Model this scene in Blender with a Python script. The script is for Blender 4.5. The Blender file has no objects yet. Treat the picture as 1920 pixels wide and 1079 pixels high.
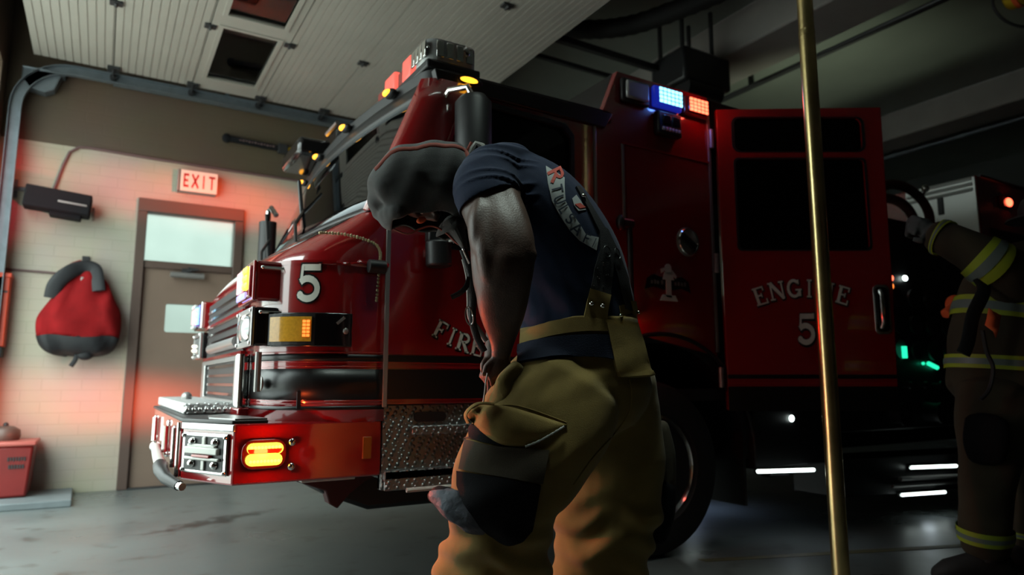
import bpy, bmesh, math, random
from mathutils import Vector, Matrix
from mathutils.bvhtree import BVHTree
random.seed(7)
R = math.radians
SC = bpy.context.scene
COL = SC.collection

# ------------------------------------------------------------------ camera model
F_PX, CAM_H, YAW = 1280.0, 0.97, R(-30.8)
PITCH = math.atan(178 / 1280.0)
FWD = Vector((-math.sin(YAW) * math.cos(PITCH), math.cos(YAW) * math.cos(PITCH), math.sin(PITCH)))
RIGHT = Vector((math.cos(YAW), math.sin(YAW), 0))
UP = RIGHT.cross(FWD)
EYE = Vector((0, 0, CAM_H))
F2 = Vector((-math.sin(YAW), math.cos(YAW), 0))

def ray(x, y): return FWD + RIGHT * ((x - 960) / F_PX) + UP * ((539.5 - y) / F_PX)
def onz(x, y, z=0.0): d = ray(x, y); return EYE + d * ((z - CAM_H) / d.z)
def onx(x, y, X): d = ray(x, y); return EYE + d * (X / d.x)
def ony(x, y, Y): d = ray(x, y); return EYE + d * (Y / d.y)
def at(x, y, D): d = ray(x, y); return EYE + d * (D / d.dot(F2))      # a point at horizontal distance D
def mpp(p): return (p - EYE).dot(FWD) / F_PX                           # metres per pixel there

cam = bpy.data.cameras.new('camera'); camo = bpy.data.objects.new('camera', cam); COL.objects.link(camo)
camo.location = EYE; camo.rotation_euler = (R(90) + PITCH, 0, YAW)
cam.sensor_width = 36; cam.lens = 36 * F_PX / 1920; cam.clip_start = 0.05; cam.clip_end = 200
cam.dof.use_dof = True; cam.dof.focus_distance = 2.35; cam.dof.aperture_fstop = 1.9
SC.camera = camo

# ------------------------------------------------------------------ materials
def S(r, g, b):                                            # sRGB 0-255 to linear
    f = lambda c: (c / 255 / 12.92) if c <= 10 else ((c / 255 + .055) / 1.055) ** 2.4
    return (f(r), f(g), f(b), 1)

def mat(name, col, rough=.5, metal=0, coat=0, emit=None, es=0, noise=0, nscale=20, bump=0, bscale=200, spec=.5, trans=0, sheen=0, coat_r=.05, fine=None):
    m = bpy.data.materials.new(name); m.use_nodes = True
    nt = m.node_tree; b = nt.nodes['Principled BSDF']; L = nt.links.new
    b.inputs['Base Color'].default_value = col
    b.inputs['Roughness'].default_value = rough
    b.inputs['Metallic'].default_value = metal
    b.inputs['Coat Weight'].default_value = coat
    b.inputs['Coat Roughness'].default_value = coat_r
    b.inputs['Specular IOR Level'].default_value = spec
    b.inputs['Transmission Weight'].default_value = trans
    if sheen: b.inputs['Sheen Weight'].default_value = sheen
    if emit:
        b.inputs['Emission Color'].default_value = emit; b.inputs['Emission Strength'].default_value = es
    tc = nt.nodes.new('ShaderNodeTexCoord')
    if noise:
        n = nt.nodes.new('ShaderNodeTexNoise'); n.inputs['Scale'].default_value = nscale; n.inputs['Detail'].default_value = 6
        L(tc.outputs['Object'], n.inputs['Vector'])
        mx = nt.nodes.new('ShaderNodeMix'); mx.data_type = 'RGBA'; mx.blend_type = 'MULTIPLY'
        mx.inputs[0].default_value = 1; mx.inputs[6].default_value = col
        cr = nt.nodes.new('ShaderNodeValToRGB'); cr.color_ramp.elements[0].position = .3; cr.color_ramp.elements[1].position = .7
        lo = 1 - noise; cr.color_ramp.elements[0].color = (lo, lo, lo, 1); cr.color_ramp.elements[1].color = (1, 1, 1, 1)
        L(n.outputs['Fac'], cr.inputs['Fac']); L(cr.outputs['Color'], mx.inputs[7]); L(mx.outputs[2], b.inputs['Base Color'])
    if bump:
        n2 = nt.nodes.new('ShaderNodeTexNoise'); n2.inputs['Scale'].default_value = bscale; n2.inputs['Detail'].default_value = 4
        L(tc.outputs['Object'], n2.inputs['Vector'])
        bp = nt.nodes.new('ShaderNodeBump'); bp.inputs['Strength'].default_value = bump; bp.inputs['Distance'].default_value = .01
        L(n2.outputs['Fac'], bp.inputs['Height']); L(bp.outputs['Normal'], b.inputs['Normal'])
    return m

M = {}
M['red'] = mat('red_paint', (.30, .004, .006, 1), .25, coat=1, coat_r=.05); M['red'].node_tree.nodes['Principled BSDF'].inputs['Coat IOR'].default_value = 1.9
M['black'] = mat('black_gloss', (.006, .006, .007, 1), .15, coat=.5)
M['satin'] = mat('black_satin', (.010, .010, .011, 1), .45)
M['rubber'] = mat('rubber', (.010, .010, .010, 1), .75, bump=.2, bscale=90)
M['chrome'] = mat('chrome', (.80, .80, .78, 1), .12, metal=1)
M['brushed'] = mat('brushed_steel', (.50, .50, .50, 1), .32, metal=1, bump=.05, bscale=60)
M['alu'] = mat('aluminium_roll_door', (.80, .82, .79, 1), .45, metal=.7)
M['greytrim'] = mat('grey_trim', (.32, .31, .30, 1), .35, metal=.5)
M['white'] = mat('white_enamel', (.62, .62, .58, 1), .4)
M['decal'] = mat('pale_decal', (.78, .78, .70, 1), .45)
M['decal_black'] = mat('black_decal', (.006, .006, .006, 1), .35)
M['gold'] = mat('gold_leaf', (.62, .52, .30, 1), .4, metal=.4)
M['redline'] = mat('red_pinstripe', (.36, .01, .01, 1), .25, coat=1)
M['int'] = mat('cab_interior', (.012, .013, .014, 1), .8)
M['seat'] = mat('grey_seat', (.05, .055, .055, 1), .8, bump=.2, bscale=80)
M['darkwall'] = mat('grey_wall_paint', (.07, .075, .07, 1), .8)
M['brass'] = mat('brass', (.85, .66, .30, 1), .28, metal=1, noise=.35, nscale=6, bump=.04, bscale=25)
M['tan'] = mat('tan_turnout_cloth', (.215, .150, .042, 1), .9, spec=.2, noise=.30, nscale=7, bump=.25, bscale=420, sheen=.15)
M['tan2'] = mat('tan_turnout_webbing', (.24, .17, .055, 1), .9, spec=.2, noise=.25, nscale=14, bump=.25, bscale=420)
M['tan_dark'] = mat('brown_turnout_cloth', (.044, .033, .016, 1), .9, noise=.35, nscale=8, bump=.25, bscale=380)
M['kneepad'] = mat('black_knee_cloth', (.005, .005, .006, 1), .9, spec=.15, bump=.25, bscale=300)
M['kneegrey'] = mat('grey_rubber_knee', (.095, .107, .13, 1), .7, spec=.3, noise=.6, nscale=22, bump=.4, bscale=60)
M['navy'] = mat('navy_cotton', (.0045, .0115, .036, 1), .9, spec=.25, noise=.2, nscale=30, bump=.15, bscale=500, sheen=.05)
M['belt'] = mat('navy_webbing', (.005, .008, .020, 1), .85, spec=.2, bump=.3, bscale=300)
M['strap'] = mat('black_strap', (.008, .008, .009, 1), .55, bump=.3, bscale=300)
M['matte'] = mat('matte_black', (.008, .008, .010, 1), .85, spec=.2)
M['hood'] = mat('charcoal_knit', (.022, .023, .022, 1), .95, noise=.3, nscale=40, bump=.4, bscale=500, sheen=.3)
M['hoodtrim'] = mat('rust_red_trim', (.24, .045, .028, 1), .8)
M['hoodpale'] = mat('pale_grey_knit', (.30, .30, .28, 1), .9, noise=.3, nscale=60)
M['skin'] = mat('brown_skin', (.078, .044, .032, 1), .48, noise=.3, nscale=25, bump=.15, bscale=180, spec=.4)
M['nail'] = mat('finger_nail', (.20, .12, .09, 1), .35)
M['print_grey'] = mat('grey_print', (.30, .32, .32, 1), .8)
M['print_red'] = mat('red_print', (.42, .055, .035, 1), .75)
M['print_navy'] = mat('dark_print', (.010, .016, .034, 1), .8)
M['lime'] = mat('lime_stripe', (.30, .38, .02, 1), .6)
M['silver_tape'] = mat('silver_stripe', (.13, .17, .16, 1), .4)
M['orange'] = mat('orange_cloth', (.75, .11, .025, 1), .8)
M['bagred'] = mat('red_nylon', (.26, .008, .010, 1), .85, spec=.15, noise=.25, nscale=8, bump=.3, bscale=160)
M['bagblack'] = mat('black_nylon', (.012, .013, .016, 1), .6, bump=.3, bscale=160)
M['binred'] = mat('red_plastic', (.22, .012, .010, 1), .5, noise=.2, nscale=6)
M['cabinet'] = mat('orange_red_enamel', (.62, .050, .012, 1), .4)
M['slab'] = mat('grey_slab', (.17, .20, .21, 1), .6, noise=.3, nscale=5)
M['doorpaint'] = mat('brown_door_paint', (.235, .165, .125, 1), .45, noise=.12, nscale=3)
M['doorframe'] = mat('door_frame_paint', (.105, .068, .055, 1), .45)
M['signbody'] = mat('exit_sign_face', (.70, .55, .46, 1), .5, emit=(1, .62, .45, 1), es=.28)
M['signgrey'] = mat('exit_sign_side', (.24, .24, .22, 1), .5)
M['signred'] = mat('exit_sign_letters', (.42, .012, .010, 1), .5, emit=(1, .04, .02, 1), es=.10)
M['gdoor'] = mat('overhead_door_enamel', (.375, .345, .305, 1), .5, noise=.10, nscale=2)
M['galv'] = mat('galvanised_steel', (.20, .23, .26, 1), .45, metal=.6, noise=.2, nscale=12)
M['dark_hw'] = mat('dark_hardware', (.022, .022, .024, 1), .55)
M['conduit'] = mat('painted_conduit', (.15, .09, .09, 1), .6)
M['ceil'] = mat('painted_ceiling', (.26, .28, .25, 1), .75, noise=.12, nscale=2)
M['beam'] = mat('painted_beam', (.34, .31, .29, 1), .75, noise=.15, nscale=3)
M['yellow'] = mat('yellow_plastic', (.55, .36, .01, 1), .5)
M['lampoff'] = mat('clear_lens', (.45, .47, .47, 1), .15, coat=1)
M['amberlens'] = mat('amber_lens', (.62, .33, .025, 1), .18, coat=1, noise=.25, nscale=90)
M['amberdim'] = mat('amber_reflector', (.35, .09, .01, 1), .3)
M['redlens'] = mat('red_lens', (.30, .01, .01, 1), .15, coat=1)
M['bluelens'] = mat('blue_lens', (.01, .02, .25, 1), .15, coat=1, emit=(.02, .05, 1, 1), es=.25)
def E(name, c, s): M[name] = mat(name, (0.02, 0.02, 0.02, 1), .4, emit=(*c, 1), es=s)
E('e_amber', (1, .42, .03), 9); E('e_amber_small', (1, .40, .02), 3.2); E('e_red', (1, .11, .05), 5); E('e_blue', (.08, .28, 1), 5)
E('e_cyan', (.25, .75, 1), 3.0); E('e_white', (.85, 1, .95), 4.5); E('e_warm', (1, .95, .75), 2.2); E('e_green', (.02, .9, .45), 1.4)
E('e_pink', (1, .55, .60), 1.6); E('e_violet', (.45, .42, 1), 1.5); E('e_orange', (1, .22, .03), 2.0); E('e_yellow', (1, .75, .05), 2.6)
E('e_rosered', (1, .13, .09), 1.3)

def glass_mat(name, tint, gloss=.12, keep=.8):
    m = bpy.data.materials.new(name); m.use_nodes = True; nt = m.node_tree
    for n in list(nt.nodes): nt.nodes.remove(n)
    o = nt.nodes.new('ShaderNodeOutputMaterial'); t = nt.nodes.new('ShaderNodeBsdfTransparent'); g = nt.nodes.new('ShaderNodeBsdfGlossy')
    t.inputs['Color'].default_value = tint; g.inputs['Roughness'].default_value = .03; g.inputs['Color'].default_value = (.9, .95, 1, 1)
    mx = nt.nodes.new('ShaderNodeMixShader'); fr = nt.nodes.new('ShaderNodeFresnel'); fr.inputs['IOR'].default_value = 1.45
    nt.links.new(fr.outputs[0], mx.inputs[0]); nt.links.new(t.outputs[0], mx.inputs[1]); nt.links.new(g.outputs[0], mx.inputs[2])
    nt.links.new(mx.outputs[0], o.inputs['Surface']); return m
M['windshield'] = glass_mat('windshield_glass', (.20, .24, .24, 1))
M['sideglass'] = glass_mat('tinted_glass', (.04, .04, .04, 1))
M['paneglass'] = glass_mat('clear_pane', (.85, .9, .88, 1))
M['frost'] = mat('frosted_pane', (.21, .245, .225, 1), .35, trans=1, noise=.12, nscale=3)

def wall_mat():
    m = mat('painted_block', (.47, .40, .31, 1), .6); nt = m.node_tree; L = nt.links.new; b = nt.nodes['Principled BSDF']
    tc = nt.nodes.new('ShaderNodeTexCoord'); mp = nt.nodes.new('ShaderNodeMapping'); mp.inputs['Rotation'].default_value = (R(90), 0, 0)
    L(tc.outputs['Object'], mp.inputs['Vector'])
    br = nt.nodes.new('ShaderNodeTexBrick'); br.inputs['Scale'].default_value = 1; br.inputs['Brick Width'].default_value = .30
    br.inputs['Row Height'].default_value = .10; br.inputs['Mortar Size'].default_value = .006; br.inputs['Mortar Smooth'].default_value = .4
    L(mp.outputs[0], br.inputs['Vector'])
    br.inputs['Color1'].default_value = (.54, .49, .40, 1); br.inputs['Color2'].default_value = (.525, .475, .388, 1); br.inputs['Mortar'].default_value = (.49, .445, .36, 1)
    n = nt.nodes.new('ShaderNodeTexNoise'); n.inputs['Scale'].default_value = 1.6; n.inputs['Detail'].default_value = 8; L(tc.outputs['Object'], n.inputs['Vector'])
    mx = nt.nodes.new('ShaderNodeMix'); mx.data_type = 'RGBA'; mx.blend_type = 'MULTIPLY'; mx.inputs[0].default_value = .35
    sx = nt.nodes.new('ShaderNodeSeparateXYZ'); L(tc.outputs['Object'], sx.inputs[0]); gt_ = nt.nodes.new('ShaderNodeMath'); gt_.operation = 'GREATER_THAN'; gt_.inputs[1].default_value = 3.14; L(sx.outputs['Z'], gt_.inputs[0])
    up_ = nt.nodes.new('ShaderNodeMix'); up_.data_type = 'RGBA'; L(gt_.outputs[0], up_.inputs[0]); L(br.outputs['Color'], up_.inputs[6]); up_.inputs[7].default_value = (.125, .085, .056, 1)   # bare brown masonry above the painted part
    L(up_.outputs[2], mx.inputs[6]); L(n.outputs['Color'], mx.inputs[7]); L(mx.outputs[2], b.inputs['Base Color'])
    bp = nt.nodes.new('ShaderNodeBump'); bp.inputs['Strength'].default_value = .25; bp.inputs['Distance'].default_value = .004; bp.invert = True
    L(br.outputs['Fac'], bp.inputs['Height']); L(bp.outputs['Normal'], b.inputs['Normal']); return m
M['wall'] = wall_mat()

def floor_mat():
    m = mat('sealed_concrete', (.2, .21, .2, 1), .35); nt = m.node_tree; L = nt.links.new; b = nt.nodes['Principled BSDF']
    tc = nt.nodes.new('ShaderNodeTexCoord')
    def noise(s, d=6):
        n = nt.nodes.new('ShaderNodeTexNoise'); n.inputs['Scale'].default_value = s; n.inputs['Detail'].default_value = d; L(tc.outputs['Object'], n.inputs['Vector']); return n
    a, c = noise(.8), noise(5.5, 10)
    cr = nt.nodes.new('ShaderNodeValToRGB'); e = cr.color_ramp.elements
    e[0].position = .25; e[0].color = (.094, .108, .109, 1); e[1].position = .75; e[1].color = (.160, .174, .168, 1); L(a.outputs['Fac'], cr.inputs['Fac'])
    cr2 = nt.nodes.new('ShaderNodeValToRGB'); e = cr2.color_ramp.elements
    e[0].position = .30; e[0].color = (.55, .50, .47, 1); e[1].position = .42; e[1].color = (1, 1, 1, 1); L(c.outputs['Fac'], cr2.inputs['Fac'])
    mx = nt.nodes.new('ShaderNodeMix'); mx.data_type = 'RGBA'; mx.blend_type = 'MULTIPLY'; mx.inputs[0].default_value = .8
    L(cr.outputs[0], mx.inputs[6]); L(cr2.outputs[0], mx.inputs[7])
    # dark scuffed patch and drag mark left on the concrete
    mp = nt.nodes.new('ShaderNodeMapping'); s0 = onz(400, 978); mp.vector_type = 'TEXTURE'; mp.inputs['Location'].default_value = s0; mp.inputs['Rotation'].default_value = (0, 0, R(-62)); mp.inputs['Scale'].default_value = (.16, .62, 1)
    L(tc.outputs['Object'], mp.inputs['Vector']); ln = nt.nodes.new('ShaderNodeVectorMath'); ln.operation = 'LENGTH'; L(mp.outputs[0], ln.inputs[0])
    c2 = noise(9, 8); ad = nt.nodes.new('ShaderNodeMath'); ad.operation = 'MULTIPLY_ADD'; ad.inputs[1].default_value = 2.6; L(c2.outputs['Fac'], ad.inputs[0]); L(ln.outputs['Value'], ad.inputs[2])
    mr = nt.nodes.new('ShaderNodeMapRange'); mr.inputs[1].default_value = 1.55; mr.inputs[2].default_value = 2.1; mr.inputs[3].default_value = .30; mr.inputs[4].default_value = 1; L(ad.outputs[0], mr.inputs[0])
    m3 = nt.nodes.new('ShaderNodeMix'); m3.data_type = 'RGBA'; m3.blend_type = 'MULTIPLY'; m3.inputs[0].default_value = 1; L(mx.outputs[2], m3.inputs[6]); L(mr.outputs[0], m3.inputs[7]); L(m3.outputs[2], b.inputs['Base Color'])
    cr3 = nt.nodes.new('ShaderNodeMapRange'); cr3.inputs[1].default_value = .3; cr3.inputs[2].default_value = .7; cr3.inputs[3].default_value = .22; cr3.inputs[4].default_value = .5
    L(a.outputs['Fac'], cr3.inputs[0]); L(cr3.outputs[0], b.inputs['Roughness'])
    bp = nt.nodes.new('ShaderNodeBump'); bp.inputs['Strength'].default_value = .08; bp.inputs['Distance'].default_value = .01; L(c.outputs['Fac'], bp.inputs['Height']); L(bp.outputs['Normal'], b.inputs['Normal'])
    return m
M['floor'] = floor_mat()

def tread_mat():                                          # raised diamond tread plate
    m = mat('diamond_tread_plate', (.27, .29, .29, 1), .42, metal=.9); nt = m.node_tree; L = nt.links.new; b = nt.nodes['Principled BSDF']
    tc = nt.nodes.new('ShaderNodeTexCoord'); mp = nt.nodes.new('ShaderNodeMapping'); mp.inputs['Rotation'].default_value = (R(45), R(45), R(45)); mp.inputs['Scale'].default_value = (48, 48, 48)
    L(tc.outputs['Object'], mp.inputs['Vector']); v = nt.nodes.new('ShaderNodeTexVoronoi'); v.inputs['Scale'].default_value = 1; v.inputs['Randomness'].default_value = .12; L(mp.outputs[0], v.inputs['Vector'])
    r = nt.nodes.new('ShaderNodeMapRange'); r.inputs[1].default_value = .15; r.inputs[2].default_value = .45; r.inputs[3].default_value = 1; r.inputs[4].default_value = 0; L(v.outputs['Distance'], r.inputs[0])
    bp = nt.nodes.new('ShaderNodeBump'); bp.inputs['Strength'].default_value = .9; bp.inputs['Distance'].default_value = .008; L(r.outputs[0], bp.inputs['Height']); L(bp.outputs['Normal'], b.inputs['Normal']); return m
M['tread'] = tread_mat()
M['tread_bright'] = tread_mat(); M['tread_bright'].name = 'bright_tread_plate'; _b = M['tread_bright'].node_tree.nodes['Principled BSDF']; _b.inputs['Base Color'].default_value = (.72, .73, .72, 1); _b.inputs['Roughness'].default_value = .42; _b.inputs['Metallic'].default_value = .7

# ------------------------------------------------------------------ mesh building
class MB:
    def __init__(s): s.v = []; s.f = []
    def add(s, vs, fs):
        b = len(s.v); s.v += [Vector(p) for p in vs]; s.f += [tuple(i + b for i in f) for f in fs]; return s
    def box(s, lo, hi, rot=None, piv=None):
        (x0, y0, z0), (x1, y1, z1) = lo, hi
        vs = [Vector(p) for p in ((x0, y0, z0), (x1, y0, z0), (x1, y1, z0), (x0, y1, z0), (x0, y0, z1), (x1, y0, z1), (x1, y1, z1), (x0, y1, z1))]
        if rot is not None:
            c = Vector(piv) if piv is not None else sum(vs, Vector()) / 8
            vs = [c + rot @ (p - c) for p in vs]
        return s.add(vs, [(0, 3, 2, 1), (4, 5, 6, 7), (0, 1, 5, 4), (1, 2, 6, 5), (2, 3, 7, 6), (3, 0, 4, 7)])
    def cbox(s, c, size, rot=None):
        c = Vector(c); h = Vector(size) / 2; return s.box(c - h, c + h, rot)
    def obox(s, c, ax, ay, az):                            # oriented box from half-axis vectors
        c, ax, ay, az = map(Vector, (c, ax, ay, az))
        vs = [c + ax * i + ay * j + az * k for k in (-1, 1) for (i, j) in ((-1, -1), (1, -1), (1, 1), (-1, 1))]
        return s.add(vs, [(0, 3, 2, 1), (4, 5, 6, 7), (0, 1, 5, 4), (1, 2, 6, 5), (2, 3, 7, 6), (3, 0, 4, 7)])
    def prism(s, poly, plane, a, b, holes=()):             # polygon (with holes) extruded from a to b
        mp = {'xz': lambda p, d: (p[0], d, p[1]), 'xy': lambda p, d: (p[0], p[1], d), 'yz': lambda p, d: (d, p[0], p[1])}
        mf = mp[plane] if isinstance(plane, str) else plane
        bm = bmesh.new(); loops = []
        for lp in [poly, *holes]:
            vs = [bm.verts.new((p[0], p[1], 0)) for p in lp]; loops.append(vs)
            for i in range(len(vs)): bm.edges.new((vs[i], vs[(i + 1) % len(vs)]))
        bmesh.ops.triangle_fill(bm, use_beauty=True, use_dissolve=False, edges=bm.edges[:])
        bm.verts.index_update()
        n = len(bm.verts); pts = [tuple(v.co[:2]) for v in bm.verts]; fs = [tuple(v.index for v in f.verts) for f in bm.faces]
        vs = [mf(p, a) for p in pts] + [mf(p, b) for p in pts]
        F = fs + [tuple(i + n for i in reversed(f)) for f in fs]
        for lp in loops:
            ix = [v.index for v in lp]
            for i in range(len(ix)):
                j = (i + 1) % len(ix); F.append((ix[i], ix[j], ix[j] + n, ix[i] + n))
        bm.free(); return s.add(vs, F)
    def rings(s, rings, close=True, cap=True):
        n = len(rings[0]); vs = [p for r in rings for p in r]; F = []
        for k in range(len(rings) - 1):
            for i in range(n if close else n - 1):
                j = (i + 1) % n; F.append((k * n + i, k * n + j, (k + 1) * n + j, (k + 1) * n + i))
        if cap and close: F += [tuple(range(n - 1, -1, -1)), tuple(range((len(rings) - 1) * n, len(rings) * n))]
        return s.add(vs, F)
    def tube(s, path, r, n=10, flat=None, closed=False):
        path = [Vector(p) for p in path]; m = len(path); rs = r if isinstance(r, (list, tuple)) else [r] * m; rg = []; prev = None
        for i, p in enumerate(path):
            if closed: t = path[(i + 1) % m] - path[i - 1]
            else: t = path[min(i + 1, m - 1)] - path[max(i - 1, 0)]
            t.normalize()
            if prev is None:
                a = t.orthogonal() if flat is None else (Vector(flat) - t * t.dot(Vector(flat)))
            else: a = prev - t * t.dot(prev)
            a.normalize(); prev = a; b = t.cross(a); q = rs[i]
            qa, qb = q if isinstance(q, (tuple, list)) else (q, q)
            rg.append([p + a * (qa * math.cos(2 * math.pi * k / n)) + b * (qb * math.sin(2 * math.pi * k / n)) for k in range(n)])
        if closed: rg.append(rg[0]); return s.rings(rg, True, False)
        return s.rings(rg)
    def lathe(s, prof, c, axis='z', n=32):
        rg = []; c = Vector(c)
        for r, h in prof:
            rr = []
            for k in range(n):
                a = 2 * math.pi * k / n; x, y = r * math.cos(a), r * math.sin(a)
                rr.append(c + Vector({'z': (x, y, h), 'y': (x, h, y), 'x': (h, x, y)}[axis]))
            rg.append(rr)
        return s.rings(rg)
    def ell(s, c, r, rot=None, n=14, m=9):
        c = Vector(c); r = r if isinstance(r, (tuple, list, Vector)) else (r, r, r); rg = []
        for k in range(m + 1):
            t = math.pi * (k + .02 * (1 if k == 0 else -1 if k == m else 0)) / m; rr = []
            for i in range(n):
                a = 2 * math.pi * i / n; p = Vector((r[0] * math.sin(t) * math.cos(a), r[1] * math.sin(t) * math.sin(a), -r[2] * math.cos(t)))
                rr.append(c + (rot @ p if rot is not None else p))
            rg.append(rr)
        return s.rings(rg)
    def mesh(s, name):
        me = bpy.data.meshes.new(name); me.from_pydata([tuple(v) for v in s.v], [], s.f); me.validate()
        bm = bmesh.new(); bm.from_mesh(me); bmesh.ops.recalc_face_normals(bm, faces=bm.faces); bm.to_mesh(me); bm.free(); return me

def tag(o, label=None, cat=None, group=None, kind=None):
    for k, v in (('label', label), ('category', cat), ('group', group), ('kind', kind)):
        if v: o[k] = v
    return o
def setparent(o, p):
    if p is not None:
        bpy.context.view_layer.update()
        o.parent = p; o.matrix_parent_inverse = p.matrix_world.inverted()
def obj(name, mb, m, parent=None, bev=0, ang=35, smooth=True, label=None, seg=2, solid=0):
    me = mb.mesh(name) if isinstance(mb, MB) else mb
    o = bpy.data.objects.new(name, me); COL.objects.link(o)
    me.materials.append(M[m] if isinstance(m, str) else m)
    if smooth: me.shade_smooth(); me.set_sharp_from_angle(angle=R(ang))
    if solid:
        md = o.modifiers.new('solid', 'SOLIDIFY'); md.thickness = solid; md.offset = -1
    if bev:
        md = o.modifiers.new('bevel', 'BEVEL'); md.width = bev; md.segments = seg; md.limit_method = 'ANGLE'; md.angle_limit = R(40)
    setparent(o, parent)
    if label: o['label'] = label
    return o
def thing(name, label, cat, loc=(0, 0, 0), group=None):
    o = bpy.data.objects.new(name, None); COL.objects.link(o); o.location = loc; o.empty_display_size = .1; bpy.context.view_layer.update()
    return tag(o, label, cat, group)
def copy_tree(o, parent=None, off=Vector()):
    c = o.copy(); COL.objects.link(c)
    if parent is None: c.location = o.location + off
    else: c.parent = parent
    for ch in list(o.children): copy_tree(ch, c)
    return c
def struct(o, label=None, cat=None): return tag(o, label, cat, None, 'structure')
def rrect(x0, y0, x1, y1, r, n=4):
    pts = []
    for cx, cy, a0 in ((x1 - r, y1 - r, 0), (x0 + r, y1 - r, 90), (x0 + r, y0 + r, 180), (x1 - r, y0 + r, 270)):
        for k in range(n + 1):
            a = R(a0 + 90 * k / n); pts.append((cx + r * math.cos(a), cy + r * math.sin(a)))
    return pts
def arc(cx, cy, r, a0, a1, n):
    return [(cx + r * math.cos(R(a0 + (a1 - a0) * k / n)), cy + r * math.sin(R(a0 + (a1 - a0) * k / n))) for k in range(n + 1)]
def catmull(pts, k):
    out = []; n = len(pts)
    for i in range(n - 1):
        p0, p1, p2, p3 = pts[max(i - 1, 0)], pts[i], pts[i + 1], pts[min(i + 2, n - 1)]
        for s in range(k):
            t = s / k
            out.append(tuple(.5 * (2 * b + (c - a) * t + (2 * a - 5 * b + 4 * c - d) * t * t + (3 * b - a - 3 * c + d) * t ** 3) for a, b, c, d in zip(p0, p1, p2, p3)))
    out.append(tuple(pts[-1])); return out

# ------------------------------------------------------------------ lettering
def A_(cx, cy, rx, ry, a0, a1, n=9): return [(cx + rx * math.cos(R(a0 + (a1 - a0) * k / n)), cy + ry * math.sin(R(a0 + (a1 - a0) * k / n))) for k in range(n + 1)]
SERIF = {
 'E': [([(.22, 0), (.22, 1)], .2), ([(.04, .955), (.80, .955)], .09), ([(.04, .045), (.86, .045)], .09), ([(.22, .52), (.6, .52)], .09), ([(.78, 1), (.78, .74)], .08), ([(.84, 0), (.84, .28)], .08), ([(.58, .4), (.58, .64)], .07)],
 'F': [([(.22, 0), (.22, 1)], .2), ([(.04, .955), (.82, .955)], .09), ([(.04, .045), (.44, .045)], .09), ([(.22, .5), (.6, .5)], .09), ([(.80, 1), (.80, .72)], .08), ([(.58, .38), (.58, .62)], .07)],
 'I': [([(.5, 0), (.5, 1)], .2), ([(.26, .955), (.74, .955)], .09), ([(.26, .045), (.74, .045)], .09)],
 'N': [([(.16, 0), (.16, 1)], .09), ([(.16, .97), (.86, .03)], .2), ([(.86, 0), (.86, 1)], .09), ([(0, .955), (.3, .955)], .09), ([(.02, .045), (.32, .045)], .09), ([(.7, .955), (1, .955)], .09)],
 'G': [(A_(.5, .5, .37, .44, 45, 325, 14), .17), ([(.58, .42), (.98, .42)], .09), ([(.84, .42), (.84, .06)], .17), ([(.80, .98), (.80, .72)], .07)],
 'R': [([(.22, 0), (.22, 1)], .2), ([(.04, .955), (.5, .955)], .09), (A_(.5, .73, .26, .22, 90, -90, 8), .15), ([(.22, .51), (.5, .51)], .09), ([(.46, .5), (.84, .04)], .18), ([(.72, .045), (1, .045)], .09), ([(.04, .045), (.42, .045)], .09)],
 '5': [([(.24, .90), (.84, .90)], .17), ([(.84, .82), (.84, 1.0)], .07), ([(.27, .95), (.22, .5)], .09), (A_(.45, .33, .33, .27, 140, -130, 14), .18), (A_(.2, .16, .06, .06, 0, 360, 8), .1)],
}
SANS = {
 'E': [([(.15, 0), (.15, 1)], .2), ([(.1, .92), (.8, .92)], .16), ([(.1, .08), (.8, .08)], .16), ([(.1, .5), (.7, .5)], .16)],
 'X': [([(.08, 0), (.92, 1)], .2), ([(.08, 1), (.92, 0)], .2)], 'I': [([(.5, 0), (.5, 1)], .2)],
 'T': [([(.5, 0), (.5, 1)], .2), ([(.05, .92), (.95, .92)], .16)], 'L': [([(.2, 0), (.2, 1)], .2), ([(.12, .08), (.85, .08)], .16)],
 'U': [([(.16, 1), (.16, .36)], .2), (A_(.5, .36, .34, .28, 180, 360, 8), .18), ([(.84, .36), (.84, 1)], .2)],
 'S': [(A_(.5, .73, .32, .2, 20, 270, 9), .18), (A_(.5, .29, .34, .22, 90, -160, 9), .18)],
 'A': [([(.06, 0), (.5, 1)], .2), ([(.5, 1), (.94, 0)], .2), ([(.24, .32), (.76, .32)], .14)],
 'F': [([(.2, 0), (.2, 1)], .2), ([(.12, .92), (.85, .92)], .16), ([(.12, .5), (.72, .5)], .16)],
 'R': [([(.18, 0), (.18, 1)], .22), ([(.1, .91), (.5, .91)], .18), (A_(.5, .71, .28, .20, 90, -90, 7), .2), ([(.18, .51), (.5, .51)], .16), ([(.45, .5), (.88, 0)], .22)],
}
def glyph_polys(ch, font, fat=0, sub=4):
    """Each stroke as a strip of little quads in the unit box."""
    quads = []
    for pts, w in font[ch]:
        w = w + fat; P = [Vector(p) for p in pts]
        if len(P) == 2: P = [P[0].lerp(P[1], k / sub) for k in range(sub + 1)]
        if fat: d0 = (P[0] - P[1]).normalized(); d1 = (P[-1] - P[-2]).normalized(); P[0] = P[0] + d0 * fat / 2; P[-1] = P[-1] + d1 * fat / 2
        L, Rr = [], []
        for i, p in enumerate(P):
            t = (P[min(i + 1, len(P) - 1)] - P[max(i - 1, 0)]).normalized(); nrm = Vector((-t.y, t.x)) * (w / 2); L.append(p + nrm); Rr.append(p - nrm)
        quads += [(L[i], L[i + 1], Rr[i + 1], Rr[i]) for i in range(len(P) - 1)]
    return quads
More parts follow.
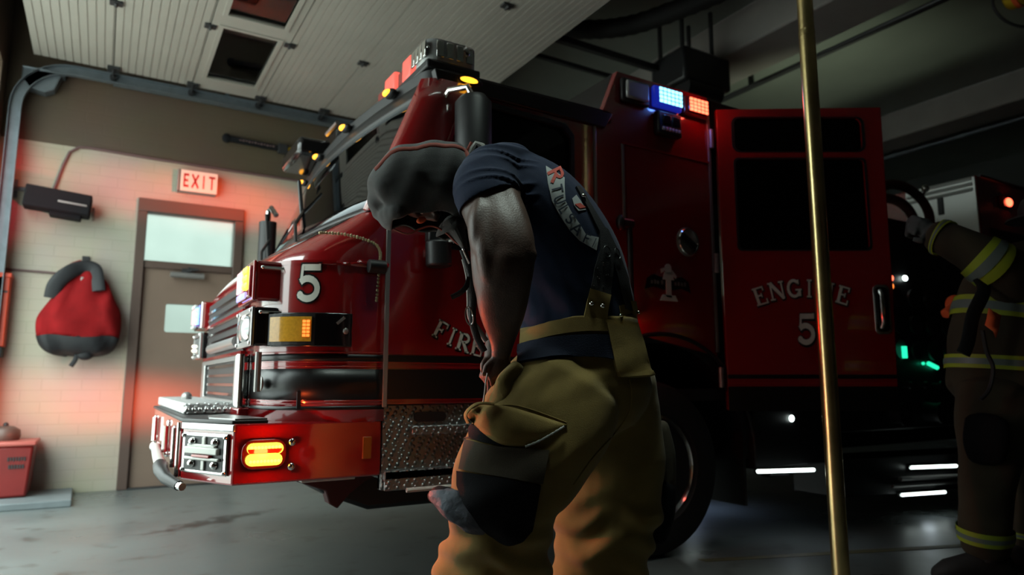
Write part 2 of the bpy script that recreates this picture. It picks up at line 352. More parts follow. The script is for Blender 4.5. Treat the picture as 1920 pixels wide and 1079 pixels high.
def letters_flat(mb, items, O, A, B, N, font, depth=.003, fat=0, lift=0.0):
    """items: (char, a, b, width, height, degrees): set on a plane with axes A (along), B (up) and outward normal N."""
    O, A, B, N = map(Vector, (O, A, B, N))
    for k, (ch, a, b, w, h, ang) in enumerate(items):
        ca, sa = math.cos(R(ang)), math.sin(R(ang))
        for q in glyph_polys(ch, font, fat, 1):
            def P(p, d):
                x, y = (p.x - .5) * w, (p.y - .5) * h
                return O + A * (a + x * ca - y * sa) + B * (b + x * sa + y * ca) + N * d
            vs = [P(p, lift) for p in q] + [P(p, lift + depth) for p in q]
            mb.add(vs, [(0, 1, 2, 3), (7, 6, 5, 4), (0, 4, 5, 1), (1, 5, 6, 2), (2, 6, 7, 3), (3, 7, 4, 0)])
    return mb


def islands(mb):
    """split a builder into its connected pieces"""
    par = list(range(len(mb.v)))
    def find(i):
        while par[i] != i: par[i] = par[par[i]]; i = par[i]
        return i
    for f in mb.f:
        for i in f[1:]: par[find(i)] = find(f[0])
    grp = {}
    for f in mb.f: grp.setdefault(find(f[0]), []).append(f)
    out = []
    for fs in grp.values():
        ix = sorted({i for f in fs for i in f}); mp = {i: k for k, i in enumerate(ix)}; m = MB(); m.v = [mb.v[i] for i in ix]; m.f = [tuple(mp[i] for i in f) for f in fs]; out.append(m)
    return out
def pieces(name, mb, m, parent, **kw):
    """one object for each separate piece (or for each builder of a list)"""
    return [obj(name, q, m, parent, **kw) for q in (mb if isinstance(mb, list) else islands(mb))]
# ================================================================== THE ROOM
VW, UF, ZC = 7.33, -0.92, 4.62
struct(obj('floor', MB().box((UF - .2, -6, -.12), (12.6, VW + .25, 0)), 'floor', smooth=False))
struct(obj('ground', MB().box((-24, -14, -.14), (UF - .2, 16, -.01)), mat('driveway_concrete', (.62, .62, .58, 1), .8, noise=.2, nscale=2), smooth=False))
DU0, DU1, DZ = .235, 1.095, 2.68                           # exit door and its transom
wb = MB().prism([(UF - .2, 0), (DU0, 0), (DU0, DZ), (DU1, DZ), (DU1, 0), (12.6, 0), (12.6, ZC), (UF - .2, ZC)], 'xz', VW, VW + .25)
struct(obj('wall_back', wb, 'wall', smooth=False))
BV0, BV1, BZ = 2.85, 6.98, 3.70                            # bay opening
wf = MB().prism([(-6, 0), (BV0, 0), (BV0, BZ), (BV1, BZ), (BV1, 0), (VW + .25, 0), (VW + .25, ZC), (-6, ZC)], 'yz', UF - .2, UF)
struct(obj('wall_front', wf, 'wall', smooth=False))
struct(obj('wall_right', MB().box((12.4, -6, 0), (12.6, VW, ZC)), 'darkwall', smooth=False))
struct(obj('wall_near', MB().box((UF - .2, -6.2, 0), (12.6, -6, ZC)), 'darkwall', smooth=False))
struct(obj('ceiling', MB().box((UF - .2, -6.2, ZC), (12.6, VW + .25, ZC + .2)), 'ceil', smooth=False))
for i, (u0, u1, z) in enumerate(((5.15, 5.75, 4.22), (9.0, 9.5, 4.25))):
    struct(obj('trim_%d' % (i + 1), MB().box((u0, -6, z), (u1, VW, ZC)), 'beam', bev=.02))

# exit door ----------------------------------------------------------------
d1 = thing('door_1', 'brown steel exit door with a small window, under a bright transom', 'door', (.66, VW, 0)); d1['kind'] = 'structure'
fr = MB()
fr.box((DU0 - .05, VW - .035, 0), (DU0 + .035, VW + .12, DZ - .0755)); fr.box((DU1 - .035, VW - .035, 0), (DU1 + .05, VW + .12, DZ - .0755))
fr.box((DU0 - .05, VW - .035, DZ - .075), (DU1 + .05, VW + .12, DZ + .05)); fr.box((DU0 + .035, VW - .02, 2.06), (DU1 - .035, VW + .12, 2.13))
obj('door_frame', fr, 'doorframe', d1, bev=.006)
leaf = MB().prism([(DU0 + .037, .012), (DU1 - .037, .012), (DU1 - .037, 2.058), (DU0 + .037, 2.058)], 'xz', VW + .012, VW + .06, holes=[rrect(.485, 1.45, .845, 1.725, .02)])
lf = obj('door_leaf', leaf, 'doorpaint', d1, smooth=False)
obj('door_window', MB().box((.48, VW + .03, 1.445), (.85, VW + .036, 1.73)), 'frost', lf, smooth=False, label='small frosted door window')
obj('threshold', MB().box((DU0 + .035, VW - .05, 0), (DU1 - .035, VW + .15, .012)), 'dark_hw', d1, bev=.003)
cl = obj('door_closer', MB().tube([(.50, VW - .045, 2.005), (.80, VW - .045, 2.005)], .028, 14), 'greytrim', d1, label='silver door closer')
obj('closer_arm', MB().box((.60, VW - .05, 2.02), (.68, VW + .01, 2.07)).tube([(.64, VW - .05, 2.05), (.74, VW - .10, 2.06), (.66, VW - .02, 2.085)], .008, 6), 'dark_hw', cl)
w1 = obj('window_1', MB().box((DU0 + .03, VW + .03, 2.125), (DU1 - .03, VW + .038, DZ - .07)), 'frost', smooth=False)
struct(w1, 'bright frosted transom window above the brown exit door', 'window')

# overhead door, open under the ceiling -------------------------------------
gd = thing('garage_door', 'open white sectional overhead door lying flat under the ceiling', 'garage door', (1.2, 4.6, 3.85))
JOINTS = [-.72, -.105, .56, 1.19, 1.84, 2.48, 3.12]
GV0, GV1 = 2.25, 7.06
def ribbed(u0, u1, v0, v1):
    n = max(2, int(round((u1 - u0) / .058))); prof = []
    for k in range(n):
        a = u0 + (u1 - u0) * k / n; w = (u1 - u0) / n
        prof += [(a, 3.85), (a + w * .84, 3.85), (a + w * .88, 3.857), (a + w * .96, 3.857)]
    prof += [(u1, 3.85), (u1, 3.90), (u0, 3.90)]
    return MB().prism(prof, lambda p, d: (p[0], d, p[1]), v0, v1)
PANES = [(5.68, 6.78), (4.36, 5.48), (3.04, 4.16)]
for i in range(6):
    a, b = JOINTS[i] + .004, JOINTS[i + 1] - .004
    if i != 2: obj('door_section', ribbed(a, b, GV0, GV1), 'gdoor', gd, smooth=False)
    else:
        mb = MB().prism([(a, GV0), (b, GV0), (b, GV1), (a, GV1)], 'xy', 3.845, 3.90, holes=[[(.64, q0), (1.105, q0), (1.105, q1), (.64, q1)] for q0, q1 in PANES])
        sec = obj('door_section', mb, 'gdoor', gd, smooth=False, label='door section with a strip of windows')
        for q0, q1 in PANES:
            fm = MB().prism([(.62, q0 - .02), (1.125, q0 - .02), (1.125, q1 + .02), (.62, q1 + .02)], 'xy', 3.835, 3.849, holes=[[(.655, q0 + .015), (1.09, q0 + .015), (1.09, q1 - .015), (.655, q1 - .015)]])
            obj('window_bead', fm, 'gdoor', sec, smooth=False)
            obj('pane', MB().box((.64, q0, 3.868), (1.105, q1, 3.874)), 'paneglass', sec, smooth=False)
for u in JOINTS[1:-1]:
    for v in (5.73, 4.235, 2.74):
        obj('hinge', MB().box((u - .045, v - .035, 3.833), (u + .045, v + .035, 3.852)).tube([(u, v - .03, 3.828), (u, v + .03, 3.828)], .012, 8), 'dark_hw', gd, bev=.003)
    obj('roller', MB().box((u - .05, 6.96, 3.82), (u + .05, 7.05, 3.852)).tube([(u, 6.95, 3.81), (u, 7.16, 3.81)], .009, 8).tube([(u, 7.12, 3.81), (u, 7.155, 3.81)], .028, 12), 'dark_hw', gd)
gt = thing('garage_door_track', 'galvanised track of the overhead door along the far wall', 'track', (1.2, 7.15, 3.8))
path = [(UF + .10, 7.14, .056), (UF + .10, 7.14, 3.25)] + [(UF + .10 + .42 * (1 - math.cos(R(a))), 7.14, 3.38 + .42 * math.sin(R(a))) for a in range(0, 91, 10)] + [(3.4, 7.14, 3.80)]
def chan(off_in, off_out, dz0, dz1, path=path):
    rg = []
    for i, p in enumerate(path):
        p = Vector(p); t = (Vector(path[min(i + 1, len(path) - 1)]) - Vector(path[max(i - 1, 0)])).normalized(); nrm = Vector((t.z, 0, -t.x))
        rg.append([p + Vector((0, off_in, 0)) + nrm * dz0, p + Vector((0, off_out, 0)) + nrm * dz0, p + Vector((0, off_out, 0)) + nrm * dz1, p + Vector((0, off_in, 0)) + nrm * dz1])
    return rg
ch = MB().rings(chan(.03, .036, -.045, .045)).rings(chan(-.02, .036, .04, .046)).rings(chan(-.02, .036, -.046, -.04))
obj('rail', ch, 'galv', gt, smooth=False)
obj('angle_bar', MB().box((-.1, 7.18, 3.76), (3.4, 7.186, 3.84)).box((-.1, 7.18, 3.755), (3.4, 7.22, 3.761)), 'galv', gt, smooth=False)
obj('flag_bracket', MB().prism([(-.80, 3.66), (-.74, 3.58), (-.62, 3.56), (-.55, 3.60), (-.50, 3.76), (-.80, 3.76)], 'xz', 7.17, 7.30).box((-.80, 7.14, 3.745), (-.48, 7.31, 3.765)), 'galv', gt, bev=.008, label='grey cup-shaped track bracket')
for u in (.9, 2.3, 3.3):
    obj('hanger', MB().box((u - .02, 7.19, 3.8), (u + .02, 7.195, ZC - .003)), 'galv', gt, smooth=False)

# door opener and its rail -----------------------------------------------------
op = thing('door_opener', 'black ceiling-hung door opener with a long rail behind the light bar', 'door opener', (4.6, 4.6, 4.0))
obj('rail', MB().box((2.2, 4.66, 3.97), (4.6, 4.72, 4.03)).box((2.55, 4.95, 3.93), (4.7, 4.99, 3.97)), 'dark_hw', op, bev=.004)
obj('motor_housing', MB().cbox((4.75, 4.55, 3.93), (.62, .46, .34)), 'satin', op, bev=.03)
obj('motor', MB().tube([(4.5, 4.42, 3.72), (4.95, 4.42, 3.72)], .10, 18), 'satin', op)
hg = MB()
for u, z in ((3.3, 4.03), (4.55, 4.09), (4.95, 4.09)):
    for dv in ((.09,) if u < 4 else (-.15, .15)): hg.box((u - .015, 4.6 + dv - .015, z), (u + .015, 4.6 + dv + .015, ZC - .003))
pieces('hanger', hg, 'dark_hw', op, smooth=False)
obj('trolley_arm', MB().tube([(2.62, 4.69, 3.97), (2.62, 4.69, 3.93)], .02, 8).box((2.5, 4.66, 3.906), (2.75, 4.72, 3.94)), 'dark_hw', op)
eh = thing('exhaust_hose', 'thick black exhaust hose sagging under the ceiling above the engine cab', 'hose', (4.3, 4.2, 4.2))
hp = catmull([(3.5, 5.3, 4.49), (3.7, 5.0, 4.35), (4.0, 4.6, 4.28), (4.25, 4.1, 4.30), (4.5, 3.6, 4.38), (4.7, 3.1, 4.48)], 10)
obj('hose', MB().tube(hp, [.085 + .008 * (i % 2) for i in range(len(hp))], 14), 'rubber', eh, ang=80)
for p in (hp[4], hp[30], hp[-4]): obj('hose_clamp', MB().tube([Vector(p) + Vector((0, 0, .06)), (p[0], p[1], ZC - .004)], .012, 6), 'dark_hw', eh)

# conduits, boxes, pipes ------------------------------------------------------------
c1 = obj('electrical_conduit', MB().tube([at(1090 + 0, 225, 4.2 + 2.6) + Vector((0, 0, 0))] * 0 + [(5.83, 6.9, 4.16), (5.83, -5.8, 4.16)], .022, 8), 'dark_hw')
tag(c1, 'thin dark conduit running along the pale ceiling beam beside the brass pole', 'conduit')
c2 = obj('electrical_conduit', MB().tube([(6.22, 6.9, 4.36), (6.22, -5.8, 4.36)], .032, 8).box((6.2, 1.0, 4.36), (6.24, 1.05, ZC - .003)).box((6.2, 5.0, 4.36), (6.24, 5.05, ZC - .003)), 'dark_hw')
tag(c2, 'second dark conduit beyond the beam, crossing behind the top of the brass pole', 'conduit')
jb = thing('junction_box', 'grey electrical box fixed to the near side of the ceiling beam', 'electrical box', (5.1, 5.1, 4.2))
obj('box', MB().box((5.0, 4.95, 4.12), (5.15, 5.25, 4.42)), 'satin', jb, bev=.008)
obj('cover', MB().box((4.985, 4.98, 4.15), (5.0, 5.22, 4.39)), 'galv', jb, bev=.003)
jb2 = thing('unit_heater', 'pale metal box hanging from the ceiling above the blue warning light', 'heater', (4.8, 5.3, 4.1))
obj('casing', MB().box((5.06, 5.35, 3.80), (5.5, 5.8, 4.15)), 'beam', jb2, bev=.012)
obj('wire_loop', MB().tube(arc3 := [(5.03, 5.30 + .1 * math.sin(R(a)), 4.0 + .12 * math.cos(R(a))) for a in range(0, 330, 20)], .008, 6), 'dark_hw', jb2)
pieces('hanger', MB().box((5.25, 5.4, 4.1), (5.28, 5.43, 4.22)).box((5.25, 5.7, 4.1), (5.28, 5.73, 4.22)), 'dark_hw', jb2, smooth=False)
p0, p1 = onz(1640, 302, 4.3), onz(1930, 217, 4.3)
pp = thing('ceiling_pipe', 'long grey pipe crossing the dark ceiling at far right', 'pipe', tuple((p0 + p1) / 2))
dirp = (p1 - p0).normalized()
obj('pipe', MB().tube([p0 - dirp * 1.2, p1 + dirp * 5], .035, 12), 'galv', pp)
for t in (.15, .62, 1.1):
    q = p0.lerp(p1, t); obj('pipe_clamp', MB().tube([q - dirp * .03, q + dirp * .03], .048, 12).tube([q, (q.x, q.y, ZC - .004)], .010, 6), 'galv', pp)

cr = thing('cord_reel', 'yellow and orange cord reel hanging at the top right', 'cord reel', tuple(at(1900, -15, 5.0)))
q = at(1903, -14, 5.0)
obj('reel_body', MB().lathe([(.03, -.06), (.11, -.06), (.12, -.04), (.12, .04), (.11, .06), (.03, .06)], q, 'y', 24), 'yellow', cr)
obj('reel_band', MB().lathe([(.122, -.035), (.128, -.035), (.128, .0), (.122, .0)], q, 'y', 24), 'orange', cr)
obj('bracket', MB().box(q + Vector((-.02, -.08, .08)), (q.x + .02, q.y + .08, ZC - .003)), 'dark_hw', cr, smooth=False)
lp = [at(x, y, 5.0) for x, y in catmull([(1885, -30), (1862, -2), (1868, 22), (1890, 42), (1925, 50), (1960, 30), (1970, -20)], 6)]
obj('cord', MB().tube(lp, .012, 8), 'dark_hw', cr)

# things on the far wall ---------------------------------------------------------------
ex = thing('exit_sign', 'small lit EXIT sign above the brown door', 'exit sign', (.68, VW, 2.93))
obj('housing', MB().box((.50, VW - .10, 2.83), (.52, VW, 3.05)).box((.52, VW - .09, 2.83), (.86, VW - .005, 3.05)), 'signgrey', ex, bev=.006)
obj('face', MB().box((.53, VW - .108, 2.835), (.862, VW - .09, 3.045)), 'signbody', ex, bev=.004)
it = [(c, .583 + i * .076, 2.94, w, .135, 0) for i, (c, w) in enumerate(zip('EXIT', (.062, .068, .062, .066)))]
for i_ in it: obj('letter', letters_flat(MB(), [i_], (0, VW - .108, 0), (1, 0, 0), (0, 0, 1), (0, -1, 0), SANS, .003), 'signred', ex, smooth=False)

cd = obj('wall_conduit', MB().tube([(-.50, VW - .012, 2.68), (-.44, VW - .012, 2.95), (-.40, VW - .012, 3.08), (-.33, VW - .012, 3.14), (-.24, VW - .012, 3.15), (.3, VW - .012, 3.135), (2.6, VW - .012, 3.12)], .013, 8), 'conduit')
tag(cd, 'thin conduit bent across the far wall above the exit sign', 'conduit')
cd2 = obj('wall_conduit', MB().tube([(-1 + .1, VW - .012, 1.955), (-.42, VW - .012, 1.945)], .010, 8), 'conduit')
tag(cd2, 'short thin pipe on the far wall left of the red bag', 'conduit')

wu = thing('wall_unit', 'long black boxy unit on a wall arm above the red bag', 'wall unit', (-.45, VW, 2.56))
tilt = Matrix.Rotation(R(5), 3, 'Y')
obj('casing', MB().obox((-.44, VW - .16, 2.565), tilt @ Vector((.25, 0, 0)), Vector((0, .10, 0)), tilt @ Vector((0, 0, .095))), 'matte', wu, bev=.012)
obj('ridge', MB().obox((-.33, VW - .262, 2.545), tilt @ Vector((.11, 0, 0)), Vector((0, .006, 0)), tilt @ Vector((0, 0, .009))), 'greytrim', wu, bev=.003)
obj('lower_tray', MB().obox((-.38, VW - .15, 2.45), tilt @ Vector((.12, 0, 0)), Vector((0, .07, 0)), tilt @ Vector((0, 0, .025))), 'matte', wu, bev=.008)
obj('wall_arm', MB().tube([(-.80, VW - .01, 2.68), (-.66, VW - .10, 2.66), (-.52, VW - .16, 2.64)], .02, 10).box((-.86, VW - .02, 2.60), (-.76, VW, 2.76)), 'galv', wu)
obj('end_cap', MB().obox((-.172, VW - .10, 2.50), (.012, 0, 0), (0, .07, 0), (0, 0, .05)), 'doorframe', wu, bev=.006)

tl = thing('wall_tool', 'black bar with a yellow end mounted high on the far wall', 'tool', (1.2, VW, 3.43))
b0 = Vector((.93, VW - .05, 3.455)); ax = Vector((1, 0, -.03)).normalized()
obj('bar', MB().obox(b0 + ax * .30, ax * .29, Vector((0, .02, 0)), Vector((0, 0, .030))), 'matte', tl, bev=.006)
obj('knob', MB().ell(b0, (.045, .03, .05)), 'matte', tl)
obj('clamp', MB().obox(b0 + ax * .56, ax * .05, Vector((0, .03, 0)), Vector((0, 0, .05))), 'dark_hw', tl, bev=.006)
obj('yellow_end', MB().obox(b0 + ax * .70, ax * .10, Vector((0, .02, 0)), Vector((0, 0, .028))), 'yellow', tl, bev=.006)
sq = MB()
for k in range(12): sq.obox(b0 + ax * (.13 + .03 * k) + Vector((0, -.021, .002 * (k % 3))), ax * .010, Vector((0, .002, 0)), Vector((0, 0, .006 + .003 * (k % 2))))
obj('worn_lettering', sq, 'conduit', tl, smooth=False)

# red bag on its hook
bg = thing('gear_bag', 'red and black gear bag hanging on the far wall left of the exit door', 'bag', (-.19, VW, 1.6))
def bag_ring(z, cu, hw, d, n=28):
    pts = []
    for k in range(n):
        a = 2 * math.pi * k / n; c, s = math.cos(a), math.sin(a); e = .72
        pts.append(Vector((cu + hw * abs(c) ** e * (1 if c > 0 else -1), VW - .02 - d * .5 + d * .5 * abs(s) ** e * (1 if s > 0 else -1), z + .02 * math.sin(5 * a + z * 9) * .5)))
    return pts
PR = [(1.205, -.20, .10, .08), (1.22, -.20, .20, .16), (1.26, -.20, .265, .21), (1.34, -.20, .305, .25), (1.44, -.20, .322, .26), (1.54, -.20, .318, .26), (1.62, -.19, .29, .25), (1.70, -.185, .245, .23), (1.78, -.18, .205, .20), (1.86, -.18, .175, .17), (1.93, -.19, .14, .14), (1.99, -.20, .10, .09), (2.02, -.21, .05, .05)]
PR2 = catmull(PR, 3)
lowr = [p for p in PR2 if p[0] <= 1.385]; upr = [p for p in PR2 if p[0] >= 1.37]
def fold(rg):
    for r in rg:
        for k, p in enumerate(r): p.y += .022 * math.sin(p.x * 34 + p.z * 6 + 1.5 * math.sin(p.z * 9)) * (1 if p.y < VW - .1 else 0)
    return rg
obj('red_shell', MB().rings(fold([bag_ring(*p) for p in upr])), 'bagred', bg, ang=80)
obj('black_base', MB().rings(fold([bag_ring(p[0], p[1], p[2] + .004, p[3] + .01) for p in lowr])), 'bagblack', bg, ang=80)
obj('shoulder_strap', MB().tube(catmull([(-.42, VW - .20, 1.70), (-.40, VW - .22, 1.82), (-.32, VW - .19, 1.93), (-.22, VW - .13, 2.00), (-.13, VW - .13, 1.99), (-.10, VW - .19, 1.88), (-.085, VW - .22, 1.78)], 6), [(.062, .018)] * 37, 12, flat=(1, 0, .3)), 'bagblack', bg, ang=80)
obj('red_flap', MB().tube(catmull([(-.40, VW - .14, 1.80), (-.36, VW - .13, 1.92), (-.28, VW - .10, 2.00), (-.22, VW - .08, 2.035)], 5), [(.045, .03)] * 16, 12, flat=(1, 0, -.6)), 'bagred', bg, ang=80)
obj('buckle', MB().obox((-.205, VW - .17, 1.86), (.018, 0, 0), (0, .008, 0), (0, 0, .045)), 'greytrim', bg, bev=.006)
obj('hook', MB().tube([(-.20, VW, 2.08), (-.20, VW - .09, 2.06), (-.20, VW - .11, 2.00), (-.20, VW - .08, 1.97)], .010, 8).box((-.23, VW - .012, 2.03), (-.17, VW, 2.12)), 'dark_hw', bg)
obj('hanging_strap', MB().tube(catmull([(-.20, VW - .15, 1.25), (-.21, VW - .16, 1.17), (-.24, VW - .15, 1.11)], 4), [(.02, .005)] * 9, 8, flat=(1, 0, 0)), 'bagblack', bg)
obj('pull_tab', MB().ell((-.14, VW - .16, 1.22), (.07, .05, .055)), 'bagblack', bg)
obj('side_pocket', MB().ell((-.49, VW - .12, 1.47), (.035, .08, .10)), 'bagblack', bg)

oc = thing('wall_cabinet', 'orange-red wall cabinet cut off by the left edge', 'cabinet', (-.85, VW, 1.55))
obj('casing', MB().box((UF + .01, VW - .16, 1.27), (-.73, VW, 1.88)), 'cabinet', oc, bev=.008)
obj('base', MB().box((UF + .01, VW - .15, 1.18), (-.74, VW, 1.27)), 'satin', oc, bev=.006)
obj('top_edge', MB().box((UF + .01, VW - .17, 1.86), (-.722, VW, 1.90)), 'cabinet', oc, bev=.006)
obj('door_seam', MB().box((UF + .03, VW - .166, 1.73), (-.74, VW - .158, 1.745)), 'dark_hw', oc, smooth=False)

sl = thing('floor_slab', 'low grey slab on the floor under the red bin', 'slab', (-.6, 6.9, 0))
obj('slab', MB().prism([(UF + .02, 6.58), (-.135, 6.55), (-.15, 7.30), (UF + .02, 7.30)], 'xy', 0, .052), 'slab', sl, bev=.006)
bn = thing('storage_bin', 'red plastic bin standing on a grey slab in the left corner', 'bin', (-.64, 7.05, .052))
obj('body', MB().rings([[Vector(p) for p in ((-.745, 6.88, .055), (-.455, 6.88, .055), (-.455, 7.26, .055), (-.745, 7.26, .055))], [Vector(p) for p in ((-.76, 6.86, .46), (-.43, 6.86, .46), (-.43, 7.29, .46), (-.76, 7.29, .46))]]), 'binred', bn, bev=.02)
obj('lid', MB().box((-.768, 6.84, .46), (-.415, 7.305, .495)), mat('bin_lid_pinkish', (.42, .10, .08, 1), .5), bn, bev=.012)
mk = MB()
for k in range(7): mk.box((-.60 + k * .018, 6.857, .345 + .004 * (k % 2)), (-.590 + k * .018, 6.872, .375))
for k in range(6): mk.box((-.59 + k * .018, 6.861, .285), (-.578 + k * .018, 6.874, .315))
pieces('dark_mark', mk, 'dark_hw', bn, smooth=False)
bt = thing('round_canister', 'small dark rounded canister on top of the red bin', 'canister', (-.655, 7.12, .496))
obj('shell', MB().lathe([(.02, .0), (.10, .0), (.11, .03), (.105, .08), (.06, .11), (.02, .115)], (-.655, 7.12, .497), 'z', 20), 'doorframe', bt, ang=60)
obj('knob', MB().ell((-.655, 7.12, .62), .02), 'dark_hw', bt)

# brass pole -----------------------------------------------------------------------------
pb0 = at(1554, 718, 3.24)
bp = thing('fire_pole', 'tall brass fire pole from floor to ceiling in front of the open cab door', 'pole', (pb0.x, pb0.y, 0))
obj('lower_tube', MB().lathe([(.0385, 0), (.0385, 2.72)], (pb0.x, pb0.y, 0), 'z', 40), 'brass', bp, ang=60)
zj = at(1512, 60, 3.24).z
bpu = obj('upper_tube', MB().lathe([(.0372, zj), (.0372, ZC + .3)], (pb0.x, pb0.y, 0), 'z', 40), 'brass', bp, ang=60)
obj('collar', MB().lathe([(.0395, 2.70), (.0395, zj), (.0378, zj + .008)], (pb0.x, pb0.y, 0), 'z', 40), 'brass', bp, ang=30)
obj('floor_flange', MB().lathe([(.10, 0), (.10, .012), (.05, .02), (.04, .05)], (pb0.x, pb0.y, 0), 'z', 32), 'brass', bp)

# lamps over the next bay, out of the picture
cl = thing('ceiling_light', 'long strip light under the ceiling of the next bay', 'ceiling light', (1.2, 1.7, ZC))
obj('casing', MB().box((.5, 1.55, ZC - .10), (1.9, 1.85, ZC)), 'white', cl, bev=.01)
E('e_strip', (.82, 1, .92), 1.0)
obj('diffuser', MB().box((.52, 1.58, ZC - .13), (1.88, 1.82, ZC - .10)), 'e_strip', cl, bev=.02)

# yellow line on the floor
yl = MB().prism([(2.90, 2.86), (3.75, 2.57), (5.2, 2.07), (5.2, 2.00), (3.75, 2.50), (2.90, 2.80)], 'xy', .0005, .002)
struct(tag(obj('trim_3', yl, mat('worn_yellow_line', (.11, .09, .035, 1), .6, noise=.5, nscale=9), smooth=False), 'worn yellow line on the floor beside the front wheel', 'floor line'))
# ================================================================== THE FIRE ENGINE
SV, FV, MV = 2.94, 5.38, 4.16                              # near side, far side, middle
fe = thing('fire_engine', 'red fire engine with lit warning lights and its rear cab door open', 'fire engine', (3.6, MV, 0))

def fring(z, uc, r, bul, uend, off=0.0, ns=4):
    """front outline of the cab at one height, from the near seam round the nose to the far seam"""
    s0, s1 = SV - off, FV + off; u = uc - off; rr = r + off; pts = []
    for k in range(ns): pts.append((uend + (u + rr - uend) * k / ns, s0))
    pts += [(u + rr + rr * math.cos(R(a)), s0 + rr + rr * math.sin(R(a))) for a in (270, 255, 240, 225, 210, 195)]
    v0, v1 = s0 + rr, s1 - rr
    for k in range(17):
        v = v0 + (v1 - v0) * k / 16; x = (v - MV) / (MV - v0); pts.append((u - bul * (1 - x * x), v))
    pts += [(u + rr + rr * math.cos(R(a)), s1 - rr + rr * math.sin(R(a))) for a in (165, 150, 135, 120, 105, 90)]
    for k in range(1, ns + 1): pts.append((u + rr + (uend - u - rr) * k / ns, s1))
    return [Vector((p[0], p[1], z)) for p in pts]
CR = .30                                                   # nose corner radius
LOW = [(.80, .60, CR, .02, 1.09), (1.44, .60, CR, .02, 1.09), (1.50, .615, CR, .03, 1.09), (1.56, .67, .28, .05, 1.09), (1.63, .78, .22, .08, 1.09), (1.70, .90, .15, .10, 1.09), (1.755, .985, .095, .11, 1.09)]
def bend(mb):                                              # lay flat work (x = length along the side, y = standing off it) round the nose corner
    for p in mb.v:
        d = SV - p.y; f = max(0, (.60 + CR - p.x) / CR)
        if f > 0: p.x, p.y = .60 + CR - (CR + d) * math.sin(f), SV + CR - (CR + d) * math.cos(f)
    return mb
def slices(u0, u1, z0, z1, d0, d1, n=6):                    # thin plate cut in upright strips so that it can follow the nose
    us = [u0 + (u1 - u0) * k / n for k in range(n + 1)]
    return MB().rings([[Vector((u, SV - d1, z0)), Vector((u, SV - d1, z1)), Vector((u, SV - d0, z1)), Vector((u, SV - d0, z0))] for u in us])
LOWI = catmull(LOW, 3)
obj('cab_front', MB().rings([fring(*l) for l in LOWI], False, False), 'red', fe, ang=50, solid=.02)
def wsring(t, off=0): return fring(1.75 + .70 * t, .985 + .275 * t, .10 + .02 * t, .11 - .02 * t, 1.25 + .25 * t, off)
NR = len(wsring(0))
def wsgrid(i0, i1, t0, t1, off, nt=6):
    return [wsring(t0 + (t1 - t0) * k / nt, off)[i0:i1] for k in range(nt + 1)]
GL0, GL1 = 7, NR - 7                                       # glass runs between the corner posts
pil = MB().rings(wsgrid(0, GL0 + 2, 0, 1, 0), False, False)
obj('front_post', pil, 'red', fe, ang=50, solid=.03)
obj('front_post', MB().rings(wsgrid(GL1 - 2, NR, 0, 1, 0), False, False), 'red', fe, ang=50, solid=.03)
ws = obj('windshield', MB().rings(wsgrid(GL0, GL1, .02, .90, -.004, 8), False, False), 'windshield', fe, ang=60, solid=.006)
obj('windshield_header', MB().rings(wsgrid(GL0, GL1, .86, 1.0, .002, 3), False, False), 'satin', fe, ang=60, solid=.02)
obj('windshield_seal', MB().rings(wsgrid(GL0, GL1, -.01, .04, .004, 2), False, False).rings(wsgrid(GL0, GL0 + 2, 0, .95, .004, 5), False, False).rings(wsgrid(GL1 - 2, GL1, 0, .95, .004, 5), False, False), 'satin', ws, ang=60, solid=.008)
COWL = [l for l in LOWI if 1.60 < l[0] < 1.75]
obj('black_cowl', MB().rings([fring(*l[:5], off=.003)[10:-10] for l in COWL], False, False), 'black', fe, ang=60, solid=.004)
CH = [l for l in LOWI if 1.515 < l[0] < 1.60]
obj('hood_highlight_strip', MB().rings([fring(*l[:5], off=.004)[13:-12] for l in CH[:3]], False, False), 'alu', fe, ang=60, solid=.005)  # pale strip standing in for the sky's reflection on the hood front
wls = []
for v0 in (3.75, 4.75):
    wb = MB(); wls.append(wb)
    a = Vector((.86 if v0 < 4 else .87, v0, 1.72)); b = Vector((1.0, v0 + .42, 2.02)); wb.tube([a, a.lerp(b, .5) + Vector((-.03, 0, .01)), b], .010, 6).tube([b + Vector((-.02, -.10, -.22)), b + Vector((-.02, .08, .2))], .012, 6)
pieces('wiper', wls, 'satin', ws)

# roof -----------------------------------------------------------------------
rr = [wsring(1.0)[i] for i in range(NR)]
top = [Vector((p.x + .01, p.y, 2.45)) for p in rr] + [Vector((2.42, FV, 2.45)), Vector((2.42, SV, 2.45))]
poly = [(p.x, p.y) for p in top]
obj('roof_panel', MB().prism(poly, 'xy', 2.44, 2.52), 'satin', fe, bev=.012)
obj('roof_gutter', MB().prism([(1.32, 2.425), (2.36, 2.405), (2.42, 2.50), (1.30, 2.505)], 'xz', SV - .018, SV + .03), 'satin', fe, bev=.006)

# clearance lamps
for v in (3.29, 3.90, 4.52, 5.18):
    uu = .985 + .275 - .09 * (1 - ((v - MV) / 1.1) ** 2)
    h = obj('marker_lamp', MB().ell((uu - .015, v, 2.487), (.030, .055, .024)), 'satin', fe)
    obj('lens', MB().ell((uu - .035, v, 2.488), (.022, .042, .016)), 'e_amber_small', h, label='lit amber lens')
h = obj('marker_lamp', MB().ell((1.50, SV - .012, 2.478), (.075, .022, .026)), 'satin', fe)
obj('lens', MB().ell((1.485, SV - .028, 2.478), (.050, .018, .015)), 'e_amber_small', h, label='lit amber lens')

